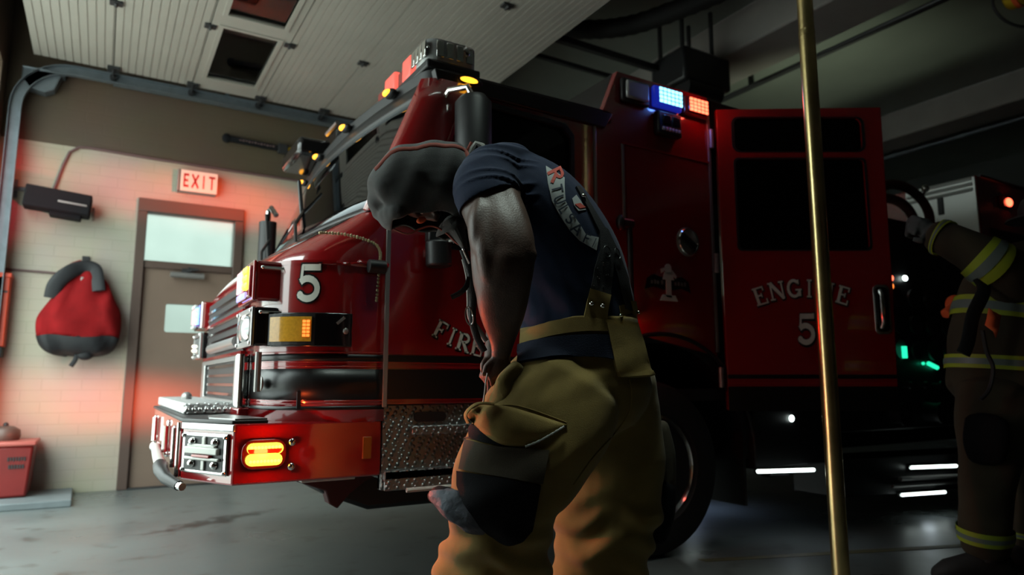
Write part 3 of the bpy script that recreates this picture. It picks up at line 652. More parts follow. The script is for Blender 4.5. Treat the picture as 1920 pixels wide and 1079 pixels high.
# twin roof light bars
def lightbar(v0, v1, near):
    lb = obj('light_bar', MB().box((1.28, v0, 2.53), (1.58, v1, 2.575)).box((1.40, v0 + .1, 2.51), (1.46, v0 + .2, 2.54)).box((1.40, v1 - .2, 2.51), (1.46, v1 - .1, 2.54)), 'satin', fe, bev=.01)
    if near:
        lens = MB().prism(rrect(1.285, v0 + .005, 1.575, v0 + .22, .07), 'xy', 2.575, 2.695); obj('clear_lens', lens, 'lampoff', lb, bev=.012)
        rf = MB()
        for k in range(4): rf.box((1.275, v0 + .02 + .048 * k, 2.595), (1.285, v0 + .06 + .048 * k, 2.68))
        for k in range(4): rf.box((1.33 + .055 * k, v0 - .004, 2.595), (1.37 + .055 * k, v0 + .006, 2.68))
        rf.box((1.283, v0 + .01, 2.632), (1.30, v0 + .215, 2.644))
        obj('reflector', rf, 'chrome', lb, bev=.003)
        obj('glint', MB().ell((1.50, v0 + .0, 2.66), (.02, .01, .03)), 'chrome', lb)
        for k, (q0, q1) in enumerate(((.235, .36), (.47, .63))):
            obj('red_lens', MB().box((1.285, v0 + q0, 2.575), (1.50, v0 + q1, 2.70)), 'e_rosered', lb, bev=.014)
        for q0, q1 in ((.37, .46), (.64, .78)):
            obj('dark_lens', MB().box((1.30, v0 + q0, 2.575), (1.50, v0 + q1, 2.68)), 'redlens', lb, bev=.014)
    else:
        obj('dark_lens', MB().box((1.285, v0, 2.575), (1.56, v1, 2.74)), 'black', lb, bev=.03)
        obj('amber_lens', MB().ell((1.275, v0 + .30, 2.69), (.02, .035, .025)), 'e_amber_small', lb)
        obj('silver_edge', MB().tube([(1.28, v0 - .02, 2.75), (1.28, v0 + .24, 2.75)], .018, 8), 'brushed', lb)
        obj('pod', MB().box((1.05, v0 + .10, 2.53), (1.28, v1 - .2, 2.66)), 'black', lb, bev=.03)
lightbar(2.97, 3.80, True); lightbar(4.52, 5.35, False)

# near driver door ----------------------------------------------------------------------
WC, WR = (2.76, .50), .75
def archpts(u0, u1, n=14, r=WR):
    a0 = math.degrees(math.acos(max(-1, min(1, (u0 - WC[0]) / r)))); a1 = math.degrees(math.acos(max(-1, min(1, (u1 - WC[0]) / r))))
    return arc(WC[0], WC[1], r, a0, a1, n)
dd = [(1.10, .872), (1.10, 1.752), (1.25, 1.752), (1.50, 2.44), (2.285, 2.43)] + archpts(2.285, 2.11, 6) + [(2.105, .872)]
win = [(1.34, 1.68), (1.34, 1.72), (1.57, 2.35), (1.62, 2.385), (2.08, 2.365), (2.135, 2.31), (2.135, 1.66), (2.09, 1.62), (1.40, 1.62)]
dr = obj('driver_door', MB().prism(dd, 'xz', SV, SV + .045, holes=[win]), 'red', fe, bev=.004, smooth=False)
obj('door_glass', MB().prism(win, 'xz', SV + .02, SV + .026), 'sideglass', dr, smooth=False)
def inset(p, s):
    c = Vector((sum(q[0] for q in p) / len(p), sum(q[1] for q in p) / len(p))); return [tuple(c + (Vector(q) - c) * s) for q in p]
obj('window_seal', MB().prism(inset(win, 1.035), 'xz', SV - .008, SV + .01, holes=[inset(win, .97)]), 'satin', dr, smooth=False)
obj('door_knob', MB().tube([(.985, SV - .045, 1.483), (1.06, SV - .045, 1.483)], .030, 14).box((1.0, SV - .04, 1.47), (1.04, SV, 1.495)), 'satin', fe, label='black capsule-shaped knob on the cab side')

def vtrim(u, z0, z1, w=.014, m='greytrim', zz=None):
    return obj('edge_trim', MB().box((u - w / 2, SV - .008, z0), (u + w / 2, SV + .004, z1)), m, fe, bev=.003)
vtrim(1.09, .86, 1.735, .022); vtrim(2.295, 1.10, 2.43, .016); vtrim(2.495, 1.87, 2.34, .018); vtrim(3.205, 1.15, 2.70, .022)
# crew panel ------------------------------------------------------------------------------
cp = archpts(2.30, 3.21, 16) + [(3.21, 2.78), (2.47, 2.78), (2.36, 2.52), (2.30, 2.44)]
cpn = obj('crew_panel', MB().prism(cp, 'xz', SV, SV + .045), 'red', fe, bev=.004, smooth=False)
obj('compartment_door', MB().prism([(2.515, 1.245), (3.18, 1.13), (3.18, 2.335), (2.515, 2.335)], 'xz', SV - .008, SV + .004), 'red', cpn, bev=.004, smooth=False)
obj('door_top_trim', MB().box((2.49, SV - .012, 2.335), (3.19, SV + .002, 2.348)), 'redline', cpn, smooth=False)
gh = obj('grab_handle', MB().tube([(2.492, SV - .05, 1.86), (2.492, SV - .05, 1.32)], .017, 10).tube([(2.44, SV - .05, 1.855), (2.51, SV - .05, 1.855)], .028, 10).ell((2.43, SV - .05, 1.855), (.028, .028, .045)).box((2.48, SV - .05, 1.83), (2.505, SV, 1.86)).box((2.48, SV - .05, 1.32), (2.505, SV, 1.35)), 'satin', cpn)
lt = obj('latch', MB().lathe([(.005, -.018), (.075, -.018), (.09, -.008), (.09, .0)], (2.98, SV, 1.81), 'y', 28), 'brushed', cpn)
obj('latch_ring', MB().tube([(2.98 + .075 * math.cos(R(a)), SV - .02, 1.81 + .075 * math.sin(R(a))) for a in range(0, 360, 15)], .008, 6, closed=True), 'chrome', lt)
obj('latch_paddle', MB().obox((2.98, SV - .02, 1.81), Vector((.06, 0, -.035)), Vector((.012, 0, .02)), Vector((0, .008, 0))), 'satin', lt, bev=.004)
em = obj('emblem', MB().prism([(2.63, 1.50), (2.70, 1.52), (2.81, 1.50), (2.92, 1.52), (2.99, 1.50), (2.97, 1.565), (2.92, 1.59), (2.81, 1.565), (2.70, 1.59), (2.65, 1.565)], 'xz', SV - .012, SV - .008), 'decal_black', cpn, smooth=False, label='small pale figure over a black scroll')
fig = MB()
for q in (rrect(2.785, 1.60, 2.835, 1.66, .024), [(2.765, 1.565), (2.855, 1.565), (2.84, 1.61), (2.78, 1.61)], [(2.79, 1.46), (2.83, 1.46), (2.83, 1.565), (2.79, 1.565)], [(2.74, 1.44), (2.88, 1.44), (2.86, 1.475), (2.76, 1.475)], [(2.755, 1.60), (2.785, 1.62), (2.78, 1.635), (2.75, 1.625)], [(2.835, 1.60), (2.87, 1.575), (2.875, 1.59), (2.84, 1.625)]):
    fig.prism(q, 'xz', SV - .016, SV - .012)
obj('figure', fig, 'decal', em, smooth=False)
sc_ = MB()
for k, u in enumerate((2.675, 2.70, 2.722, 2.755, 2.86, 2.885, 2.91, 2.935)): sc_.box((u, SV - .015, 1.535), (u + .014, SV - .012, 1.555 + .004 * (k % 2)))
obj('scroll_marks', sc_, 'greytrim', em, smooth=False)
# raised rear cab roof
obj('raised_roof', MB().prism([(2.36, 2.50), (2.47, 2.78), (2.50, 2.80), (4.25, 2.80), (4.25, 2.40), (2.36, 2.44)], 'xz', SV + .045, FV - .0), 'satin', fe, bev=.012)
# side warning lights
mk_ = obj('added_side_marker', MB().box((2.36, SV - .02, 1.27), (2.46, SV, 1.32)), 'redlens', fe, bev=.006)  # unseen marker, added to cast the red glow on the cab panel
obj('lens', MB().ell((2.41, SV - .022, 1.295), (.035, .012, .016)), 'e_red', mk_, label='added lit red side marker')
def wlamp(name, u, w, z, h, lens, base='satin', n=5, lit=None):
    b = obj(name, MB().box((u - w / 2 - .02, SV - .035, z - h / 2 - .018), (u + w / 2 + .02, SV, z + h / 2 + .018)), base, fe, bev=.014)
    obj('lens', MB().box((u - w / 2, SV - .055, z - h / 2), (u + w / 2, SV - .03, z + h / 2)), lens, b, bev=.012)
    if lit:
        mb = MB()
        for i in range(n):
            for j in range(4):
                cu = u - w / 2 + w * (i + .5) / n; cz = z - h / 2 + h * (j + .5) / 4; mb.box((cu - w / n * .36, SV - .059, cz - h * .09), (cu + w / n * .36, SV - .053, cz + h * .09))
        obj('led_array', mb, lit, b, smooth=False)
    return b
wlamp('warning_lamp', 2.585, .17, 2.665, .11, 'lampoff')
wlamp('warning_lamp', 2.84, .19, 2.680, .10, 'bluelens', 'bluelens', 6, 'e_cyan')
wlamp('warning_lamp', 3.075, .16, 2.675, .09, 'redlens', 'redlens', 5, 'e_red')
sl_ = obj('scene_light', MB().box((2.74, SV - .05, 2.44), (2.93, SV, 2.585)), 'satin', fe, bev=.012)
obj('scene_lens', MB().box((2.775, SV - .056, 2.50), (2.835, SV - .048, 2.56)).box((2.85, SV - .056, 2.50), (2.91, SV - .048, 2.56)), 'black', sl_, bev=.006)
lv = MB()
for k in range(6): lv.box((2.765 + .026 * k, SV - .058, 2.462), (2.783 + .026 * k, SV - .048, 2.484))
pieces('led', lv, 'lampoff', sl_, bev=.004)

# stripes along the side -------------------------------------------------------------------
def sbelt(name, z0, z1, m, par, off=.0015):
    return obj(name, MB().rings([[p for p in fring(z, .60, CR, .02, 1.088, off)] for z in (z0, (z0 + z1) / 2, z1)], False, False), m, par, ang=60, solid=.0012)
def dstripe(name, z0, z1, m, par, d=.003):
    u1 = 2.28 if z0 > 1.08 else WC[0] - math.sqrt(WR ** 2 - (max(z0, .9) - WC[1]) ** 2) - .012
    return obj(name, MB().box((1.103, SV - d, z0), (u1, SV, z1)), m, par, smooth=False)
for z0, z1, m in ((1.062, 1.092, 'decal_black'), (.895, 1.028, 'decal_black'), (.852, .868, 'decal_black')):
    sbelt('stripe', z0, z1, m, fe)
    if z0 > .87: dstripe('stripe', z0, z1, m, dr)
for z in (1.098, 1.056, 1.036, .889, .876):
    sbelt('pinstripe', z, z + .004, 'redline', fe)
    if z > .88: dstripe('pinstripe', z, z + .004, 'redline', dr)

# bumper --------------------------------------------------------------------------------------
bpoly = [(.47, SV), (.315, 3.25), (.315, 5.07), (.47, FV), (1.08, FV), (1.08, SV)]
bm_ = obj('front_bumper', MB().prism(bpoly, 'xy', .565, .805), 'red', fe, bev=.008, smooth=False)
obj('bumper_deck', MB().prism([(.462, 2.955), (.305, 3.255), (.305, 5.065), (.462, 5.37), (.60, 5.37), (.60, 2.955)], 'xy', .803, .818), 'satin', bm_, bev=.004)
tl_ = obj('tread_lid', MB().box((.345, 3.62, .818), (.575, 5.30, .872)), 'tread_bright', bm_, bev=.008, label='diamond tread plate hose tray lid')
st = MB()
for k in range(8): st.ell((.36 + .028 * k, 3.617, .842), (.010, .008, .010))
pieces('stud', st, 'chrome', tl_)
obj('lid_knob', MB().ell((.44, 4.5, .885), (.03, .05, .03)), 'greytrim', tl_)
obj('corner_plate', MB().prism([(.40, 3.16), (.475, 2.98), (.60, 2.98), (.58, 3.12), (.50, 3.45), (.42, 3.35)], 'xy', .818, .824), 'brushed', bm_, smooth=False)
CA = Vector((.47, SV, 0)); CT = (Vector((.315, 3.25, 0)) - CA); CL = CT.length; CT.normalize(); CN = Vector((-CT.y, CT.x, 0)); CN = -CN if CN.x > 0 else CN
def chm(a, z, d): return CA + CT * (a * CL) + CN * d + Vector((0, 0, z))
def chbox(mb, a0, a1, z0, z1, d0, d1):
    return mb.obox((chm((a0 + a1) / 2, (z0 + z1) / 2, (d0 + d1) / 2)), CT * (CL * (a1 - a0) / 2), CN * ((d1 - d0) / 2), Vector((0, 0, (z1 - z0) / 2)))
fl = obj('corner_lamp', chbox(MB(), .08, .96, .60, .765, 0, .012), 'chrome', bm_, bev=.006, label='chrome corner siren speaker and lamp')
obj('recess', chbox(MB(), .14, .90, .613, .752, .010, .014), 'satin', fl, bev=.003)
hs = MB(); chbox(hs, .20, .84, .680, .708, .012, .030); chbox(hs, .18, .86, .655, .668, .012, .028); chbox(hs, .26, .80, .705, .720, .012, .026); chbox(hs, .46, .53, .615, .665, .012, .022); chbox(hs, .46, .53, .715, .75, .012, .022)
obj('white_horn', hs, 'white', fl, bev=.005)
obj('red_bar', chbox(MB(), .34, .68, .668, .678, .012, .031), 'redline', fl, bev=.002)
hb = MB()
for a, z in ((.11, .612), (.92, .612), (.11, .75), (.92, .75)): hb.ell(chm(a, z, .014), .009)
for a0, z in ((.22, .64), (.66, .64), (.66, .728), (.22, .73)): hb.ell(chm(a0 + .06, z, .015), (.02, .02, .018))
pieces('bolt', hb, 'chrome', fl)
obj('chrome_lip', chbox(MB(), -.02, 1.0, .775, .803, .0, .012), 'brushed', bm_, bev=.004)
fs = MB()
fs.tube([(.30, 3.42, .60), (.30, 3.42, .77)], .016, 10); fs.tube([(.30, 3.95, .62), (.30, 3.95, .75)], .014, 10).tube([(.30, 4.75, .62), (.30, 4.75, .76)], .014, 10); fs.tube([(.305, 3.28, .575), (.305, 3.28, .80)], .014, 10)
pieces('chrome_bar', fs, 'chrome', bm_)
nb = MB()
for v, z in ((3.30, .77), (3.30, .72), (3.30, .60), (3.6, .755), (3.6, .62), (4.9, .75), (4.9, .63), (3.95, .765), (3.95, .61)): nb.ell((.312, v, z), (.012, .02, .016))
pieces('bolt', nb, 'chrome', bm_)
pipe = obj('discharge_pipe', MB().tube([(.285, 4.35, .615), (.265, 3.9, .612), (.25, 3.45, .605)], [.022, .023, .024], 16), 'white', bm_, label='white discharge pipe with a dark elbow')
obj('pipe_elbow', MB().tube([(.25, 3.46, .605), (.245, 3.34, .598), (.26, 3.24, .575), (.30, 3.14, .555)], [.030, .029, .025, .020], 14), 'satin', pipe)
pieces('pipe_cap', MB().ell((.285, 4.38, .615), (.030, .04, .032)).tube([(.29, 3.16, .558), (.31, 3.11, .553)], .016, 10), 'chrome', pipe)
# amber side flasher on the bumper
af = obj('side_flasher', MB().prism(rrect(.498, .625, .672, .742, .045), 'xz', SV - .012, SV), 'redlens', bm_, bev=.005, label='lit amber flasher on the bumper side')
obj('lens', MB().prism(rrect(.517, .684, .655, .728, .022), 'xz', SV - .030, SV - .010).prism(rrect(.513, .640, .652, .686, .022), 'xz', SV - .030, SV - .010), 'e_yellow', af, bev=.005)
ld = MB()
for k in range(9): ld.ell((.532 + .0135 * k, SV - .032, .712), .006).ell((.530 + .0135 * k, SV - .032, .657), .006)
pieces('led', ld, 'e_amber', af)
for z in (.726, .628): obj('bolt', MB().ell((.694, SV - .004, z), (.017, .014, .017)), 'chrome', bm_)
obj('side_reflector', MB().box((.995, SV - .006, .640), (1.035, SV, .735)), 'amberdim', bm_, bev=.003, label='dull amber reflector')
obj('tow_eye', MB().prism([(.72, .565), (1.30, .565), (1.12, .50), (1.05, .45), (.99, .385), (.95, .41), (.93, .47), (.80, .52)], 'xz', 3.25, 3.33), mat('dark_red_primer', (.06, .006, .006, 1), .6), bm_, bev=.006)
obj('engine_pan', MB().prism([(.80, .56), (2.3, .56), (2.3, .42), (2.1, .36), (1.15, .36), (.95, .44)], 'xz', 3.28, 5.05), 'satin', fe, bev=.02); obj('step_bracket', MB().box((.78, 3.1, .535), (1.02, 3.2, .552)), 'white', bm_, bev=.004)

# headlamp stacks and grille --------------------------------------------------------------
def stack(v0, v1, near):
    s = 1 if near else -1
    up = obj('warning_lamp_box', MB().box((.545, v0, 1.322), (.70, v1, 1.498)), 'red', fe, bev=.012, smooth=False)
    bz = obj('bezel', MB().prism([(v0, 1.322), (v1, 1.322), (v1, 1.498), (v0, 1.498)], 'yz', .533, .547), 'redlens' if near else 'chrome', up, bev=.006, smooth=False)
    vm = v0 + (v1 - v0) * .5
    if near:
        obj('lens', MB().box((.522, v0 + .03, 1.34), (.535, v1 - .02, 1.48)), 'redlens', up, bev=.008)
        obj('lit_cell', MB().box((.516, vm + .02, 1.375), (.524, v1 - .04, 1.475)), 'e_pink', up, bev=.008)
        yc = MB()
        for a in range(2):
            for b in range(3): yc.ell((.518, v0 + .07 + .055 * a, 1.392 + .034 * b), (.010, .026, .017))
        pieces('lit_cell', yc, 'e_yellow', up)
        obj('lit_cell', MB().box((.516, v0 + .10, 1.338), (.524, v1 - .05, 1.368)), 'e_violet', up, bev=.006)
        obj('lit_cell', MB().ell((.515, v0 + .16, 1.352), (.010, .03, .012)), 'e_cyan', up)
    else:
        obj('lens', MB().box((.522, v0 + .02, 1.34), (.535, v1 - .02, 1.48)), 'bluelens', up, bev=.008)
        cc = MB()
        for b in range(3): cc.ell((.518, v0 + .10, 1.370 + .038 * b), (.012, .06, .018))
        pieces('lit_cell', cc, 'e_cyan', up)
        obj('lit_cell', MB().box((.505, vm + .01, 1.36), (.524, v1 - .06, 1.46)), 'e_pink', up, bev=.008)
        obj('cap', MB().box((.505, vm - .02, 1.465), (.53, v1 - .05, 1.49)).box((.505, vm, 1.33), (.53, v1 - .05, 1.352)), 'white', up, bev=.006)
    lo = obj('headlamp_box', MB().box((.545, v0, 1.125), (.70, v1, 1.295)), 'black', fe, bev=.012, smooth=False)
    obj('bezel', MB().prism([(v0, 1.125), (v1, 1.125), (v1, 1.295), (v0, 1.295)], 'yz', .535, .548, holes=[rrect(v0 + .035, 1.15, v1 - .035, 1.27, .03)]), 'brushed', lo, bev=.004, smooth=False)
    bul = MB()
    if near:
        for dv, dz in ((.12, 1.205), (.15, 1.240), (.12, 1.175), (.20, 1.215), (.18, 1.255)): bul.ell((.535, v0 + dv, dz), (.012, .026, .016))
        obj('lens', MB().ell((.545, vm + .02, 1.21), (.03, .14, .062)), 'lampoff', lo)
    else:
        for dz in (1.185, 1.215): bul.ell((.53, v1 - .06, dz), (.012, .03, .012))
        obj('lens', MB().box((.536, v0 + .04, 1.16), (.545, v1 - .04, 1.26)), 'lampoff', lo, bev=.006)
    pieces('bulb', bul, 'e_warm', lo)
    bl = MB()
    for v in (v0 + .02, v1 - .02):
        for z in (1.14, 1.28): bl.ell((.534, v, z), (.008, .010, .010))
    pieces('bolt', bl, 'chrome', lo)
stack(3.08, 3.44, True); stack(4.88, 5.24, False)
hd_ = MB()
for z in (1.468, 1.272): hd_.tube([(.575, 3.075, z), (.66, 3.075, z)], .008, 8).ell((.57, 3.075, z), .009)
for q_ in (islands(hd_)[:2], islands(hd_)[2:]):
    c_ = MB()
    for i_ in q_: c_.add(i_.v, i_.f)
    obj('chrome_clip', c_, 'chrome', fe)
gr = obj('grille', MB().prism([(3.50, .875), (4.82, .875), (4.82, 1.46), (3.50, 1.46)], 'yz', .575, .60), 'satin', fe, bev=.004, smooth=False)
gb = MB()
for k in range(11): gb.box((.568, 3.52, .90 + .05 * k), (.576, 4.80, .915 + .05 * k))
obj('grille_bar', gb, 'black', gr, smooth=False)
obj('grille_frame', MB().prism([(3.46, .845), (4.86, .845), (4.86, 1.10), (3.46, 1.10)], 'yz', .555, .585, holes=[[(3.60, .885), (4.74, .885), (4.74, 1.075), (3.60, 1.075)]]), 'brushed', gr, bev=.006, smooth=False)
pieces('chrome_pillar', MB().tube([(.56, 3.38, .86), (.56, 3.38, 1.10)], .03, 12).tube([(.57, 3.52, .86), (.57, 3.52, 1.10)], .022, 10), 'chrome', gr)
obj('silver_bar', MB().tube([(.55, 3.50, 1.165), (.55, 4.45, 1.165)], .028, 12), 'brushed', gr)
obj('red_trim', MB().box((.56, 3.46, 1.305), (.58, 4.86, 1.322)).box((.56, 3.46, 1.105), (.58, 4.86, 1.120)), 'redline', gr, smooth=False)
obj('lower_apron', MB().box((.55, 3.40, .805), (.60, 5.30, .85)), 'red', fe, bev=.008)
obj('nose_guard', MB().tube([(.575, 3.10, .93), (.575, 3.10, 1.10)], .014, 10), 'greytrim', fe, label='pale upright bar at the cab nose'); obj('nose_mark', MB().ell((.598, 3.14, .965), (.010, .03, .032)), 'white', fe)
# wrap round amber turn lamp on the near corner
tlm = obj('turn_lamp', bend(slices(.585, .925, 1.122, 1.268, 0, .030, 12)), 'black', fe, ang=50, bev=.004, label='black side lamp housing with an amber lens')
bzl = slices(.590, .780, 1.128, 1.143, .026, .046)
for q in ((.590, .780, 1.247, 1.262), (.590, .604, 1.128, 1.262), (.766, .780, 1.128, 1.262)):
    t_ = slices(*q, .026, .046); bzl.add(t_.v, t_.f)
obj('bezel', bend(bzl), 'satin', tlm, smooth=False)
obj('amber_lens', bend(slices(.602, .768, 1.142, 1.248, .030, .052)), 'amberlens', tlm, ang=60)
tb = MB()
for a in range(2):
    for b in range(5): tb.box((.737 + .014 * a, SV - .056, 1.162 + .015 * b), (.748 + .014 * a, SV - .046, 1.173 + .015 * b))
obj('lit_cell', bend(tb), 'e_orange', tlm, smooth=False)
obj('glint_clip', MB().ell((.895, SV - .033, 1.19), (.012, .006, .014)).obox((.872, SV - .033, 1.235), Vector((.016, 0, .014)), Vector((0, .004, 0)), Vector((-.004, 0, .004))), 'greytrim', tlm)

# gold rope scroll on the near front corner
rp = catmull([(.775, 1.617), (.83, 1.622), (.90, 1.622), (.97, 1.612), (1.03, 1.592), (1.052, 1.555), (1.050, 1.50), (1.046, 1.42), (1.040, 1.335)], 5)
rs = MB()
for k, (u, z) in enumerate(rp): rs.ell((u, SV - .002, z), (.0085 if 24 < k < 30 else .0065, .004, .0085 if k % 2 else .0065), n=8, m=5)
obj('rope_scroll', rs, 'gold', fe, label='gold rope scroll line')
# numbers and lettering
def deco(name, par, items, O, A, B, N, font=SERIF, m='decal', back=True, fat=.10):
    for it in items:
        l_ = obj(name, letters_flat(MB(), [it], O, A, B, N, font, .002, 0, .0016), m, par, smooth=False)
        if back: obj(name + '_shadow', letters_flat(MB(), [it], Vector(O) + Vector(A) * .004 - Vector(B) * .004, A, B, N, font, .0015, fat), 'decal_black', l_ if par is fe else par, smooth=False)
X, Z, NY = (1, 0, 0), (0, 0, 1), (0, -1, 0)
for nm_, m_, f_, l_ in (('number_shadow', 'decal_black', .10, .0), ('number', 'decal', 0, .003)):
    t_ = MB()
    for q in glyph_polys('5', SERIF, f_, 5): t_.add([Vector((.742 + (p.x - .5) * .125, SV - .002 - l_, 1.402 + (p.y - .5) * .165)) for p in q], [(0, 1, 2, 3)])
    obj(nm_, bend(t_), m_, fe, smooth=False, solid=.001)
fi = []
for k, ch in enumerate('FIRE'):
    u, z = (1.362, 1.418, 1.482, 1.556)[k], (1.213, 1.185, 1.160, 1.140)[k]
    fi.append((ch, u, z, (.072, .05, .078, .072)[k], .088, (-27, -22, -17, -12)[k]))
deco('letter', dr, fi, (0, SV - .001, 0), X, Z, NY)
mc = []
for k in range(4):
    a0 = 45 + 90 * k; mc += arc(1.80, 1.42, .20, a0 - 32, a0 + 32, 5); mc += [(1.80 + .085 * math.cos(R(a0 + 45)), 1.42 + .085 * math.sin(R(a0 + 45)))]
mx_ = obj('door_emblem', MB().prism(inset(mc, 1.10), 'xz', SV - .003, SV), 'decal_black', dr, smooth=False, label='gold cross-shaped emblem with black outline')
obj('emblem_face', MB().prism(mc, 'xz', SV - .005, SV - .003), 'gold', mx_, smooth=False)

# steps under the driver door ---------------------------------------------------------------
sw = obj('step_well', MB().box((1.085, SV + .02, .50), (2.02, SV + .05, .868)).box((1.085, SV, .50), (1.10, SV + .05, .868)), 'tread', fe, bev=.003, smooth=False)
obj('step_tread', MB().box((1.09, SV - .03, .545), (2.05, SV + .16, .585)).box((1.09, SV - .03, .50), (2.05, SV - .015, .585)), 'tread', sw, bev=.005)
obj('upper_step', MB().box((1.22, SV - .02, .735), (2.06, SV + .05, .775)), 'tread', sw, bev=.005)
obj('step_opening', MB().prism(rrect(1.24, .79, 1.40, .835, .02), 'xz', SV + .012, SV + .022), 'satin', sw, smooth=False)
obj('step_edge', MB().tube([(1.19, SV - .035, .498), (2.04, SV - .035, .498)], .010, 8), 'white', sw, label='bright step edge strip')
# wheel --------------------------------------------------------------------------------------
def wheel(u, z=.49):
    ty = obj('tyre', MB().lathe([(.29, .02), (.31, -.01), (.40, -.02), (.46, -.005), (.485, .04), (.49, .10), (.49, .22), (.485, .27), (.46, .30), (.29, .28)], (u, SV + .03, z), 'y', 48), 'rubber', fe, ang=40)
    tr = MB()
    for k in range(40):
        a = 2 * math.pi * k / 40; c = Vector((u + .489 * math.cos(a), SV + .19, z + .489 * math.sin(a))); tr.obox(c, Vector((-math.sin(a), 0, math.cos(a))) * .022, Vector((0, .10, 0)), Vector((math.cos(a), 0, math.sin(a))) * .007)
    obj('tyre_tread', tr, 'rubber', ty, smooth=False)
    rm = obj('wheel_rim', MB().lathe([(.29, .03), (.297, .005), (.28, .0), (.265, .03), (.25, .075), (.21, .085), (.15, .07), (.12, .04), (.11, .0), (.07, -.02), (.01, -.022)], (u, SV + .03, z), 'y', 48), 'chrome', ty, ang=30)
    nut = MB(); hol = MB()
    for k in range(10):
        a = 2 * math.pi * k / 10; nut.tube([(u + .165 * math.cos(a), SV + .105, z + .165 * math.sin(a)), (u + .165 * math.cos(a), SV + .065, z + .165 * math.sin(a))], .017, 6)
        a += .3; hol.lathe([(.001, -.004), (.024, -.004), (.024, 0)], (u + .23 * math.cos(a), SV + .108, z + .23 * math.sin(a)), 'y', 12)
    pieces('lug_nut', nut, 'chrome', rm); pieces('rim_hole', hol, 'satin', rm)
wheel(2.72); wheel(7.9)
ar = []
for k in range(25):
    a = R(180 * k / 24); ar.append([Vector((WC[0] + r * math.cos(a), v, WC[1] + r * math.sin(a))) for r, v in ((.745, SV + .02), (.745, SV + .6), (.70, SV + .6), (.70, SV + .04))])
obj('wheel_arch_liner', MB().rings(ar), 'satin', fe, ang=50)
obj('arch_lip', MB().tube([(WC[0] + .747 * math.cos(R(a)), SV - .002, WC[1] + .747 * math.sin(R(a))) for a in range(-4, 160, 6)], .014, 8), 'satin', fe)
obj('mud_flap', MB().box((3.44, SV + .04, .22), (3.46, SV + .5, .75)), 'rubber', fe, smooth=False)
# chassis, floor, far side, rear wall, interior -------------------------------------------------
obj('chassis', MB().box((1.0, 3.5, .44), (9.2, 3.75, .72)).box((1.0, 4.55, .44), (9.2, 4.8, .72)).box((2.66, 3.2, .42), (2.82, 5.2, .56)).box((1.1, 3.1, .60), (2.0, 5.2, .80)).box((3.3, 3.2, .50), (4.2, 5.2, .80)), 'satin', fe, bev=.01)
obj('cab_floor', MB().box((.72, 2.99, .86), (4.2, 5.33, .93)), 'int', fe, smooth=False)
fpan = [(1.09, .80), (1.09, 1.752), (1.25, 1.752), (1.50, 2.44), (2.30, 2.44), (2.36, 2.52), (2.47, 2.78), (4.22, 2.78), (4.22, .80)]
obj('far_side_panel', MB().prism(fpan, 'xz', FV - .045, FV, holes=[[(1.40, 1.65), (1.60, 2.38), (2.13, 2.36), (2.13, 1.65)], [(3.3, 1.8), (3.3, 2.4), (4.1, 2.4), (4.1, 1.8)]]), 'red', fe, smooth=False)
obj('rear_cab_wall', MB().box((4.18, SV + .02, .86), (4.25, FV - .02, 2.6)), 'int', fe, smooth=False)
obj('dashboard', MB().prism([(1.05, 1.55), (1.10, 1.72), (1.35, 1.70), (1.48, 1.58), (1.45, 1.30), (1.05, 1.30)], 'xz', 3.05, 5.28), 'int', fe, bev=.03)
obj('steering_wheel', MB().tube([Vector((1.62, 3.5, 1.66)) + Vector((.10 * math.sin(R(a)), .22 * math.cos(R(a)), .19 * math.sin(R(a)))) for a in range(0, 360, 15)], .016, 8, closed=True).tube([(1.62, 3.5, 1.66), (1.42, 3.5, 1.52)], .03, 8).box((1.60, 3.29, 1.65), (1.64, 3.71, 1.67)), 'int', fe)
for v in (3.5, 4.8):
    sb = obj('cab_seat', MB().box((1.85, v - .25, 1.25), (2.35, v + .25, 1.38)).box((1.9, v - .2, .93), (2.3, v + .2, 1.25)), 'seat', fe, bev=.04)
    obj('seat_back', MB().box((2.25, v - .24, 1.38), (2.38, v + .24, 2.0)).box((2.26, v - .14, 2.02), (2.37, v + .14, 2.22)), 'seat', sb, bev=.04)
obj('cab_post', MB().tube([ony(628, 270, 4.75), ony(690, 396, 4.75)], .035, 8), 'int', fe)
obj('engine_cover', MB().box((1.5, 3.9, .93), (2.5, 4.4, 1.45)), 'int', fe, bev=.05)
it_ = obj('cab_console', MB().box((1.30, 4.0, 1.72), (1.42, 4.3, 1.90)), 'int', fe, bev=.02)
obj('screen_glow', MB().box((1.423, 4.03, 1.75), (1.427, 4.27, 1.87)), mat('dim_teal_screen', (.02, .04, .04, 1), .3, emit=(.2, .8, .7, 1), es=.25), it_, smooth=False)
obj('radio_light', MB().ell((1.36, 4.55, 1.86), (.02, .03, .03)), mat('teal_pilot', (.02, .05, .04, 1), .3, emit=(.25, .9, .75, 1), es=.5), it_)

